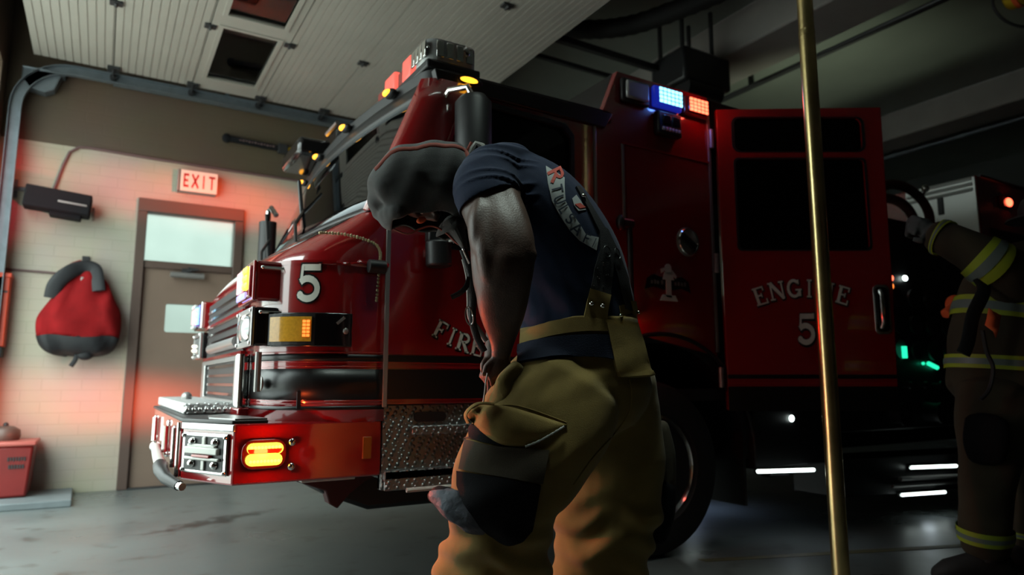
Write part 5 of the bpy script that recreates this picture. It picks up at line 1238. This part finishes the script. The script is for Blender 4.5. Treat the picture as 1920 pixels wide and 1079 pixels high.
# ---- trousers -----------------------------------------------------------------------------------------
tr = MB()
limb(tr, [(1084, 596, 2.50, 110, .18), (1086, 640, 2.50, 112, .182), (1088, 690, 2.50, 122, .19), (1090, 735, 2.50, 130, .195), (1092, 770, 2.49, 120, .17)], sup=2.3, n=32)
limb(tr, [(1065, 720, 2.40, 108, .135), (1030, 780, 2.37, 124, .14), (992, 845, 2.34, 120, .135), (955, 905, 2.32, 108, .125), (942, 945, 2.315, 102, .12), (940, 985, 2.33, 97, .115), (934, 1030, 2.36, 101, .12), (922, 1079, 2.40, 114, .13), (905, 1130, 2.43, 100, .125), (890, 1185, 2.45, 84, .115)], sup=2.25, n=30)
limb(tr, [(1110, 650, 2.56, 90, .13), (1116, 700, 2.57, 104, .14), (1124, 750, 2.59, 109, .14), (1132, 810, 2.61, 109, .135), (1138, 880, 2.63, 106, .13), (1137, 950, 2.63, 101, .12), (1132, 1000, 2.63, 96, .115), (1126, 1050, 2.65, 90, .115), (1122, 1110, 2.67, 86, .115), (1120, 1170, 2.68, 76, .11)], sup=2.25, n=30)
tme = fuse('trousers', tr, .008, 7)
def trfold(p, n):
    x, y = px(p); D = (p - EYE).dot(F2); f = 0
    f += .005 * math.sin((x * .7 + y) * .045 + 1.2 * math.sin(y * .02)) * max(0, min(1, (y - 720) / 120))
    f += .008 * math.sin(y * .10 - x * .03 + math.sin(x * .05)) * max(0, min(1, (y - 975) / 40))
    f += .004 * math.sin(y * .075 + x * .055) * max(0, 1 - abs(y - 700) / 60)
    if D > 2.50: f += .013 * math.sin(y * .10 + 1.5 * math.sin(x * .045) + x * .01) * max(0, 1 - abs(y - 1000) / 75)
    return f
displace(tme, trfold)
cut(tme, lambda c, n: px(c)[1] < 592 + max(0, 1080 - px(c)[0]) * .24 + max(0, px(c)[0] - 1150) * .15 or c.z < .085)
even_rim(tme, 20)
trs = obj('trousers', tme, 'tan', man, smooth=False, solid=.006)
TT = bvh_of(tme)
# waistband, belt, straps
obj('waistband', patch(TT, [[(980, 626), (1000, 616), (1040, 602), (1090, 596), (1140, 600), (1192, 606)], [(978, 650), (1000, 640), (1040, 629), (1090, 622), (1140, 622), (1198, 628)]], .010, 5, 5), 'tan2', trs)
obj('belt', patch(TT, [[(976, 647), (1000, 639), (1040, 632), (1090, 628), (1130, 628), (1146, 630)], [(972, 682), (1000, 677), (1040, 672), (1090, 669), (1130, 671), (1152, 676)]], .012, 5, 5), 'belt', trs, label='dark navy belt')
obj('belt_patch', patch(TT, [[(1136, 606), (1160, 610), (1190, 614)], [(1142, 640), (1168, 642), (1200, 644)], [(1154, 698), (1180, 700), (1214, 700)]], .017, 6, 5), 'tan2', trs, label='tan strap over the belt')
obj('loop_hem', patch(TT, [[(1156, 696), (1184, 700), (1214, 699)], [(1158, 707), (1186, 709), (1219, 707)]], .022, 3, 5), 'tan2', trs)
# bib tabs on the shirt side, with studs
BT = bvh_of(tme)
def boardpatch(rows, D, th=.006):
    rows = [[at(x, y, D) for x, y in r] for r in rows]; nrm = -VIEWH
    return MB().rings([[p + nrm * th for p in r] for r in rows], False, False).rings([[p for p in r] for r in rows], False, False).rings([(lambda g: g[0] + [r[-1] for r in g[1:-1]] + g[-1][::-1] + [r[0] for r in g[-2:0:-1]])([[p + nrm * th for p in r] for r in rows]), (lambda g: g[0] + [r[-1] for r in g[1:-1]] + g[-1][::-1] + [r[0] for r in g[-2:0:-1]])(rows)], True, False)
t1 = obj('suspender_tab', patch(STree, [[(1107, 541), (1125, 548), (1142, 555)], [(1100, 566), (1120, 574), (1139, 580)], [(1094, 596), (1115, 602), (1137, 606)]], .014, 6, 3), 'tan2', trs)
for x, y in ((1109, 570), (1129, 574)):
    l, n = hit(STree, x, y); obj('stud', MB().ell(l + n * .017, (.009, .009, .009)), 'chrome', t1)
t2 = obj('suspender_tab', patch(STree, [[(1178, 565), (1186, 565), (1194, 566)], [(1184, 590), (1190, 590), (1195, 591)], [(1188, 612), (1193, 612), (1197, 612)]], .014, 5, 2), 'tan2', trs)
for x, y in ((1189, 586), (1193, 587)):
    l, n = hit(STree, x, y); obj('stud', MB().ell(l + n * .016, (.006, .006, .006)), 'chrome', t2)
sp1 = obj('suspender', patch(STree, [[(1106, 550), (1124, 556), (1142, 560)], [(1114, 505), (1131, 510), (1147, 516)], [(1124, 470), (1136, 472), (1148, 478)], [(1122, 436), (1130, 436), (1138, 440)], [(1100, 392), (1106, 392), (1112, 396)], [(1078, 352), (1083, 352), (1088, 356)]], .009, 5, 3), 'strap', trs, label='black suspender strap up the back')
sp2 = obj('suspender', patch(STree, [[(1170, 580), (1178, 582), (1186, 584)], [(1156, 520), (1166, 520), (1175, 524)], [(1142, 472), (1150, 472), (1158, 476)], [(1122, 430), (1130, 428), (1137, 432)]], .009, 5, 3), 'strap', trs, label='second black suspender strap')
for sp_, pts in ((sp1, ((1134, 474), (1143, 470), (1132, 480))), (sp2, ((1152, 478),))):
    mb = MB(); cc = [at(0, 0, 1)]
    l, n = hit(STree, *pts[0]); ring = []
    u_ = RIGHT * .8 + Vector((0, 0, .2)); w_ = n.cross(u_).normalized(); u_ = w_.cross(n).normalized()
    mb.tube([l + n * .014 + u_ * (.014 * math.cos(R(a))) + w_ * (.020 * math.sin(R(a))) for a in range(0, 360, 20)], .0018, 6, closed=True)
    obj('buckle', mb, 'satin', sp_)
for k in range(9):
    l, n = hit(STree, 1112 + 26 * random.random(), 490 + 55 * random.random()); obj('glint_bead', MB().ell(l + n * .011, .0022, n=8, m=5), 'chrome', sp1)
l, n = hit(STree, 1090, 371); obj('clasp', MB().ell(l + n * .012, (.010, .008, .007)), 'chrome', sp1)
# front flap with cord, seen past the forearm
fz = obj('front_strap', MB().tube(catmull([tuple(at(x, y, 2.42)) for x, y in ((868, 468), (876, 492), (884, 520), (887, 560), (886, 600), (894, 632), (908, 660))], 5), [(.013, .004)] * 31, 10, flat=tuple(RIGHT)), 'strap', trs, label='black suspender strap hanging in front')
obj('strap_tail', MB().tube(catmull([tuple(at(x, y, 2.42)) for x, y in ((880, 520), (874, 538), (862, 550), (846, 558))], 5), [(.010, .003)] * 16, 8, flat=tuple(UP)), 'strap', fz)
obj('front_buckle', MB().tube([at(880 + 7 * math.cos(R(a)) + 2 * math.sin(R(a)), 593 + 17 * math.sin(R(a)), 2.41) for a in range(0, 360, 20)], .0035, 6, closed=True), 'chrome', fz)
obj('front_clip', MB().tube([at(869, 470, 2.41), at(880, 495, 2.41)], .004, 8).ell(at(869, 468, 2.41), .006), 'chrome', fz)
obj('pale_cloth', MB().tube(catmull([tuple(at(x, y, 2.45)) for x, y in ((870, 486), (878, 520), (880, 560), (882, 596), (898, 620), (912, 640))], 4), [(.010, .006)] * 21, 8, flat=tuple(RIGHT)), 'hoodpale', fz)
obj('pull_cord', MB().tube(catmull([tuple(at(x, y, 2.30)) for x, y in ((914, 700), (911, 716), (909, 735), (906, 756))], 4), .0028, 8), 'greytrim', trs, label='thin grey pull cord from the hand')
obj('zip_pull', MB().rings(domed(loft_pts([(918, 706, 2.33, 7, .01), (922, 730, 2.36, 9, .01), (915, 752, 2.36, 6, .01)], k=4, n=10))), 'strap', trs)
# gathered cloth bunch below the hand
obj('cloth_bunch', MB().rings(domed(loft_pts([(972, 688, 2.305, 14, .02), (952, 712, 2.30, 20, .03), (945, 738, 2.295, 20, .035), (935, 758, 2.30, 22, .03)], k=5, n=18, fold=lambda t, th: .10 * math.sin(3 * th + 6 * t)))), 'tan', trs)
# big thigh pocket: hanging flap that stands off the leg
def pocket_pt(x, y, off):
    l, n = hit(TT, x, y); return l + n * off
fA = catmull([(905, 757), (950, 762), (1000, 776), (1064, 797)], 6); fB = catmull([(872, 776), (900, 808), (940, 834), (985, 838)], 6)
pr = []
for s in range(9):
    t = s / 8; row = []
    for k, (p, q) in enumerate(zip(fA, fB)):
        u_ = k / (len(fA) - 1); x, y = p[0] + (q[0] - p[0]) * t, p[1] + (q[1] - p[1]) * t
        if x < 880: x0 = 885
        else: x0 = x
        row.append(at(x, y, (pocket_pt(max(x, 884), y, 0) - EYE).dot(F2) - .006 - .040 * math.sin(math.pi * min(1, t * .9 + .05)) * (1 - u_) ** .6))
    pr.append(row)
pk = obj('pocket_flap', MB().rings(pr, False, False), 'tan2', trs, ang=80, solid=.006, label='sagging tan pocket flap')
obj('pocket_lip', MB().tube(catmull([tuple(at(x, y, 2.25 - .0004 * (950 - x))) for x, y in ((925, 758), (900, 757), (884, 764), (873, 778), (878, 794))], 5), [(.020, .005)] * 21, 10, flat=tuple(-VIEWH)), 'tan2', pk)
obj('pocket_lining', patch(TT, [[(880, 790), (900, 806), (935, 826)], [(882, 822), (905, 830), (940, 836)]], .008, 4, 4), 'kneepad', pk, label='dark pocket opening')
obj('flap_stitching', MB().tube([at(x, y, (pocket_pt(x, y, .016) - EYE).dot(F2)) for x, y in catmull([(985, 838), (1010, 828), (1035, 814), (1058, 800)], 6)], [.0026 if i % 2 else .0042 for i in range(19)], 8), 'hoodpale', pk)
obj('seam_stitch', stitch_line(TT, [(925, 762), (960, 760), (1000, 770), (1062, 793)]), 'tan2', trs)
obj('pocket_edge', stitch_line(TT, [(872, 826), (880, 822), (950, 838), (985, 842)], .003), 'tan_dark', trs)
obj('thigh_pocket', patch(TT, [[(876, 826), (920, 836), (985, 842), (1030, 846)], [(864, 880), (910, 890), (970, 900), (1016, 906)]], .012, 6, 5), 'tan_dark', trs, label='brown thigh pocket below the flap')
kp = obj('knee_pad', patch(TT, [[(860, 884), (910, 892), (965, 902), (1013, 910)], [(860, 912), (905, 930), (960, 945), (1005, 955)], [(872, 945), (905, 968), (955, 985), (996, 996)], [(900, 985), (920, 1004), (950, 1020), (980, 1014)]], .010, 6, 5), 'kneepad', trs, label='black knee patch')
obj('knee_bulge', MB().rings(domed(loft_pts([(815, 930, 2.315, 10, .03), (834, 938, 2.29, 21, .045), (858, 952, 2.265, 29, .05), (888, 968, 2.245, 30, .04), (912, 981, 2.24, 25, .022), (926, 990, 2.245, 14, .01)], k=7, n=30, sup=2.5, fold=lambda t, th: .045 * math.sin(4 * th + 11 * t) + .04 * math.sin(9 * th - 14 * t) + .03 * math.sin(23 * t)))), 'kneegrey', kp, label='grey rubbery knee bulge')
obj('strap_end', MB().rings(domed(loft_pts([(808, 931, 2.33, 10, .015), (822, 930, 2.31, 18, .03), (840, 928, 2.29, 14, .03)], k=4, n=14))), 'kneepad', kp)
obj('rear_pocket', MB().rings(domed(loft_pts([(1242, 800, 2.66, 12, .05), (1246, 850, 2.66, 20, .06), (1248, 905, 2.66, 19, .06)], k=4, n=18, sup=3))), 'tan_dark', trs, label='brown bellows pocket on the far leg')
obj('rear_patch', MB().rings(domed(loft_pts([(1240, 908, 2.66, 27, .07), (1235, 960, 2.66, 30, .07), (1228, 1005, 2.66, 24, .06)], k=4, n=18, sup=3))), 'kneepad', trs, label='black patch on the far leg')
obj('leg_seam', stitch_line(TT, [(1180, 712), (1184, 740), (1178, 775), (1150, 815), (1110, 860), (1075, 910)], .0026), 'tan2', trs)
# boots, below the frame
for nm, bx, D in (('boot', 880, 2.44), ('boot', 1112, 2.68)):
    a = at(bx + 6, 1190, D); a.z = .0; fwd = (RIGHT * -.9 + VIEWH * .42).normalized()
    sd = Vector((0, 0, 1)).cross(fwd)
    rg = []
    for t, hw, h in ((-.10, .040, .11), (-.06, .048, .13), (0, .052, .15), (.06, .054, .12), (.12, .056, .09), (.17, .050, .07), (.20, .030, .05)):
        c = a + fwd * t; rg.append([c + sd * (hw * math.cos(2 * math.pi * j / 16)) + Vector((0, 0, max(.003, h / 2 + h / 2 * math.sin(2 * math.pi * j / 16)))) for j in range(16)])
    b_ = MB().rings(domed(rg)); b_.tube([a + Vector((0, 0, .08)), a + Vector((0, 0, .34))], [.062, .068], 16)
    bo = obj(nm, b_, 'rubber', man, ang=60); obj('boot_sole', MB().obox(a + fwd * .045 + Vector((0, 0, .012)), fwd * .155, sd * .052, Vector((0, 0, .012))), 'satin', bo, bev=.01)

# ================================================================== THE SECOND FIREFIGHTER, FAR RIGHT
b2 = MB(); D2 = 3.55
limb(b2, [(1900, 780, D2, 60, .14), (1900, 640, D2, 60, .13), (1915, 540, D2, 60, .16), (1940, 480, D2, 30, .07)])
HC2 = at(1962, 420, D2); b2.ell(HC2, (.078, .098, .118), None, 18, 12); b2.ell(HC2 + Vector((-.02, .02, -.07)), (.06, .07, .06)); b2.ell(HC2 + RIGHT * -.10 + Vector((0, 0, -.01)), (.016, .014, .024))
b2.tube([at(1945, 490, D2), HC2], .058, 14)
limb(b2, [(1925, 535, D2 - .12, 36, .09), (1860, 495, D2 - .2, 28, .075), (1800, 460, D2 - .15, 22, .06), (1758, 440, D2 - .05, 17, .045), (1740, 432, D2, 16, .04)])
limb(b2, [(1935, 540, D2 + .2, 36, .09), (1900, 620, D2 + .3, 28, .07), (1840, 600, D2 + .4, 22, .055), (1800, 585, D2 + .42, 18, .04)])
limb(b2, [(1878, 760, D2 - .1, 52, .11), (1858, 860, D2 - .1, 38, .085), (1850, 950, D2 - .06, 30, .07), (1850, 1035, D2 - .02, 24, .05)])
limb(b2, [(1935, 760, D2 + .1, 52, .11), (1945, 860, D2 + .12, 38, .085), (1948, 950, D2 + .15, 30, .07), (1948, 1030, D2 + .15, 24, .05)])
p2 = obj('person', fuse('person_far', b2, .009, 5), 'skin', None, smooth=False)
tag(p2, 'person in tan turnout gear with lime stripes reaching toward the pump panel', 'person')
def ring_on(pts, i0, i1, k=6, grow=.006, **kw): return MB().rings(loft_pts(pts, k=k, grow=grow, **kw)[i0:i1], True, False)
TORSO = [(1888, 735, D2, 96, .19), (1888, 690, D2, 97, .185), (1890, 630, D2, 94, .18), (1900, 570, D2, 90, .19), (1922, 515, D2, 78, .18), (1945, 480, D2, 42, .10)]
ARM = [(1930, 540, D2 - .10, 52, .12), (1895, 517, D2 - .17, 49, .115), (1860, 496, D2 - .2, 44, .105), (1825, 474, D2 - .18, 38, .095), (1795, 458, D2 - .14, 34, .085), (1768, 447, D2 - .08, 31, .075), (1752, 442, D2 - .05, 29, .07)]
ARM2 = [(1935, 545, D2 + .2, 50, .12), (1895, 620, D2 + .3, 40, .10), (1845, 600, D2 + .4, 32, .085), (1800, 572, D2 + .42, 26, .06)]
LEG = [(1875, 745, D2 - .06, 74, .15), (1862, 800, D2 - .09, 62, .13), (1855, 870, D2 - .10, 50, .11), (1848, 940, D2 - .06, 44, .10), (1847, 990, D2 - .04, 43, .10), (1848, 1030, D2 - .02, 40, .095)]
LEG2 = [(1930, 745, D2 + .08, 70, .15), (1942, 870, D2 + .12, 50, .11), (1948, 980, D2 + .15, 42, .10), (1948, 1028, D2 + .15, 40, .095)]
cf = lambda t, th: .02 * math.sin(3 * th + 22 * t)
cm = MB(); cm.rings(domed(loft_pts(TORSO, fold=cf, sup=2.4))); cm.rings(domed(loft_pts(ARM, fold=cf))); cm.rings(domed(loft_pts(ARM2, fold=cf)))
coat = obj('coat', fuse('coat', cm, .011, 5), 'tan_dark', p2, smooth=False)
lm = MB(); lm.rings(domed(loft_pts(LEG, fold=cf))); lm.rings(domed(loft_pts(LEG2, fold=cf))); limb(lm, [(1895, 700, D2, 88, .17), (1895, 770, D2, 84, .16)])
pan = obj('trousers', fuse('trousers_far', lm, .011, 5), 'tan_dark', p2, smooth=False)
def stripes(par, pts, t0, t1, k=8, grow=.010, **kw):
    rg = loft_pts(pts, k=k * 3, grow=grow, **kw); N = len(rg) - 1; a, b = int(t0 * N), int(t1 * N); th = max(1, (b - a) // 3)
    o = obj('lime_stripe', MB().rings(rg[a:b + 1], True, False), 'lime', par, ang=70, label='lime yellow reflective stripe')
    rg2 = loft_pts(pts, k=k * 3, grow=grow + .003, **kw); obj('silver_band', MB().rings(rg2[a + th:b - th + 1], True, False), 'silver_tape', o, ang=70)
stripes(coat, TORSO, .17, .26, sup=2.4); stripes(coat, TORSO, .48, .57, sup=2.4); stripes(coat, ARM, .32, .47); stripes(coat, ARM, .80, .93)
stripes(pan, LEG, .80, .90); stripes(pan, LEG2, .80, .90)
gl = MB()
gl.ell(at(1733, 428, D2), (.05, .045, .055)); gl.ell(at(1750, 440, D2 - .04), (.045, .06, .06))
for k in range(4): gl.tube([at(1728 - 3 * k, 414 + 8 * k, D2 - .02), at(1712 - 2 * k, 408 + 8 * k, D2 + .02), at(1704 - k, 416 + 8 * k, D2 + .06), at(1710, 424 + 7 * k, D2 + .08)], [.017, .017, .016, .013], 10)
gl.tube([at(1740, 440, D2 - .04), at(1726, 452, D2 - .05), at(1712, 448, D2 - .03)], [.020, .018, .014], 10)
obj('glove', fuse('glove', gl, .007, 4), mat('grey_work_glove', (.06, .065, .065, 1), .8, noise=.4, nscale=30), p2, smooth=False)
obj('glove', fuse('glove_far', MB().ell(at(1790, 572, D2 + .42), (.05, .05, .06)).tube([at(1790, 575, D2 + .40), at(1772, 590, D2 + .36)], .03, 10), .008, 3), M['orange'], p2, smooth=False, label='glove or cuff with orange-red light in its colour')  # red light on the far glove is put into its orange cloth
hl = obj('helmet', MB().lathe([(.001, .13), (.06, .12), (.10, .085), (.118, .04), (.12, .0), (.175, -.015), (.18, -.025), (.115, -.02)], HC2 + Vector((0, 0, .05)), 'z', 28), mat('dark_helmet', (.03, .028, .026, 1), .5), p2)
obj('helmet_crest', MB().box(HC2 + Vector((-.012, -.08, .165)), HC2 + Vector((.012, .08, .19))), 'redlens', hl, bev=.006)
obj('shoulder_strap', MB().tube(catmull([tuple(at(x, y, D2 - .22)) for x, y in ((1835, 520), (1845, 545), (1825, 590), (1815, 640), (1806, 664))], 5), [(.035, .008)] * 21, 10, flat=tuple(RIGHT)), 'strap', p2, label='black shoulder strap')
obj('hanging_cord', MB().tube(catmull([tuple(at(x, y, D2 - .24)) for x, y in ((1842, 620), (1850, 660), (1862, 690), (1855, 730), (1838, 750))], 5), .010, 8), 'strap', p2)
obj('orange_flag', MB().rings([[at(x, y, D2 - .23) for x, y in r] for r in (((1853, 578), (1862, 585)), ((1850, 596), (1876, 592)), ((1846, 610), (1872, 615)), ((1862, 622), (1866, 634)))], False, False), 'orange', p2, solid=.006, label='orange tag on the coat')
obj('coat_pocket', MB().rings(domed(loft_pts([(1850, 790, D2 - .2, 34, .04), (1848, 830, D2 - .2, 36, .045), (1850, 860, D2 - .19, 30, .04)], k=4, n=16, sup=3))), 'kneepad', pan, label='dark thigh pocket')
for bx, by, D in ((1855, 1066, D2 - .03), (1950, 1060, D2 + .15)):
    a = at(bx, by, D); a.z = 0; fwd = (RIGHT * -.97 + VIEWH * .2).normalized(); sd = Vector((0, 0, 1)).cross(fwd); rg = []
    for t, hw, h in ((-.09, .045, .13), (-.05, .052, .16), (0, .055, .17), (.07, .056, .14), (.14, .058, .115), (.20, .055, .095), (.245, .035, .06)):
        c = a + fwd * t; rg.append([c + sd * (hw * math.cos(2 * math.pi * j / 16)) + Vector((0, 0, max(.003, h / 2 + h / 2 * math.sin(2 * math.pi * j / 16)))) for j in range(16)])
    bo = obj('boot', MB().rings(domed(rg)).tube([a + Vector((0, 0, .1)), a + Vector((0, 0, .26))], [.065, .07], 16), 'rubber', p2, ang=60)
    obj('boot_sole', MB().obox(a + fwd * .07 + Vector((0, 0, .015)), fwd * .18, sd * .056, Vector((0, 0, .015))), 'satin', bo, bev=.01)
# ================================================================== LIGHT
w = bpy.data.worlds.new('world'); SC.world = w; w.use_nodes = True; nt = w.node_tree
bgn = nt.nodes['Background']; tc = nt.nodes.new('ShaderNodeTexCoord'); sp = nt.nodes.new('ShaderNodeSeparateXYZ'); mr_ = nt.nodes.new('ShaderNodeMapRange'); rmp = nt.nodes.new('ShaderNodeValToRGB')
nt.links.new(tc.outputs['Generated'], sp.inputs[0]); nt.links.new(sp.outputs['Z'], mr_.inputs[0]); mr_.inputs[1].default_value = -.05; mr_.inputs[2].default_value = 1.0
nt.links.new(mr_.outputs[0], rmp.inputs[0]); e = rmp.color_ramp.elements; e[0].position = .0; e[0].color = (.17, .19, .18, 1); _s = e.new(.17); _s.color = (.36, .42, .40, 1); e = rmp.color_ramp.elements; e[2].position = 1; e[2].color = (.84, 1.0, .97, 1)
nt.links.new(rmp.outputs[0], bgn.inputs[0]); bgn.inputs[1].default_value = SKY = 9.5

def light(name, kind, loc, energy, color, size=.1, aim=None, **kw):
    l = bpy.data.lights.new(name, kind); o = bpy.data.objects.new(name, l); COL.objects.link(o); o.location = loc; l.energy = energy; l.color = color
    if kind == 'AREA': l.shape = 'RECTANGLE'; l.size, l.size_y = size if isinstance(size, tuple) else (size, size)
    else: l.shadow_soft_size = size
    if aim is not None:
        d = (Vector(aim) - Vector(loc)).normalized(); o.rotation_euler = d.to_track_quat('-Z', 'Y').to_euler()
    for k, v in kw.items(): setattr(l, k, v)
    return o
# portal in the open bay doorway, so that the sky outside is sampled through it
pt = light('bay_portal', 'AREA', (UF - .10, (BV0 + BV1) / 2, BZ / 2), 1, (1, 1, 1), (BZ, BV1 - BV0), aim=(5, (BV0 + BV1) / 2, BZ / 2)); pt.data.cycles.is_portal = True
# the strip light over the next bay
light('strip_light', 'AREA', (1.2, 1.7, ZC - .14), 9, (.82, 1, .90), (1.3, .22), aim=(1.2, 1.7, 0), spread=R(60))
# lamps of the engine, plus the added deck and marker lamps
light('bumper_flasher_beam', 'SPOT', (.58, SV - .04, .69), 80, (1, .085, .02), .04, aim=(1.3, 1.6, .45), spot_size=R(104), spot_blend=1.0)
light('bumper_flasher', 'POINT', (.58, SV - .055, .69), 3.2, (1, .10, .02), .03)
light('bumper_flasher_far', 'SPOT', (.55, FV + .05, .72), 200, (1, .12, .05), .04, aim=(-.1, VW, .78), spot_size=R(110), spot_blend=1.0)
f2 = light('light_bar_far', 'SPOT', (1.25, FV + .02, 2.72), 200, (1, .085, .02), .05, aim=(.75, VW, 2.80), spot_size=R(100), spot_blend=1.0); f2.scale = (1, .17, 1)
f3 = light('red_far_lamp', 'SPOT', (.50, FV + .0, 1.45), 140, (1, .02, .07), .05, aim=(-1.0, VW, 2.75), spot_size=R(28), spot_blend=1.0)
ff = bpy.data.objects['bumper_flasher_far']; ff.scale = (1, .16, 1)
light('added_marker_red', 'POINT', (2.41, SV - .07, 1.30), 1.2, (1, .03, .02), .03)  # glow of the added side marker
light('red_side_lamp', 'POINT', (3.08, SV - .10, 2.675), .9, (1, .08, .05), .03)
light('blue_side_lamp', 'POINT', (2.84, SV - .11, 2.68), .7, (.10, .25, 1), .03)
light('step_lamp', 'SPOT', (3.74, SV - .05, .40), 1.2, (.75, .88, 1), .05, aim=(3.74, SV - .05, 0), spot_size=R(140), spot_blend=.6)
light('ground_lamp', 'SPOT', (4.0, 4.0, .42), 5, (.45, .6, 1), .05, aim=(4.0, 4.0, 0), spot_size=R(150), spot_blend=.8)
light('added_deck_lamp', 'SPOT', (6.2, 4.4, 2.37), 60, (.86, 1, .72), .06, aim=(7.0, 4.8, 4.6), spot_size=R(95), spot_blend=1.0)  # beam of the added lamp, for the bright patch of ceiling
light('board_lamp', 'SPOT', (5.27, SV - .05, .14), .25, (.75, .88, 1), .05, aim=(5.2, SV - .2, 0), spot_size=R(150), spot_blend=.6)

SC.view_settings.view_transform = 'Standard'; SC.view_settings.look = 'None'; SC.view_settings.exposure = 0; SC.view_settings.gamma = 1
SC.view_settings.use_curve_mapping = False
SC.cycles.use_denoising = True; SC.cycles.max_bounces = 8; SC.cycles.diffuse_bounces = 4; SC.cycles.glossy_bounces = 4; SC.cycles.transparent_max_bounces = 8
SC.cycles.caustics_reflective = False; SC.cycles.caustics_refractive = False; SC.cycles.sample_clamp_indirect = 4
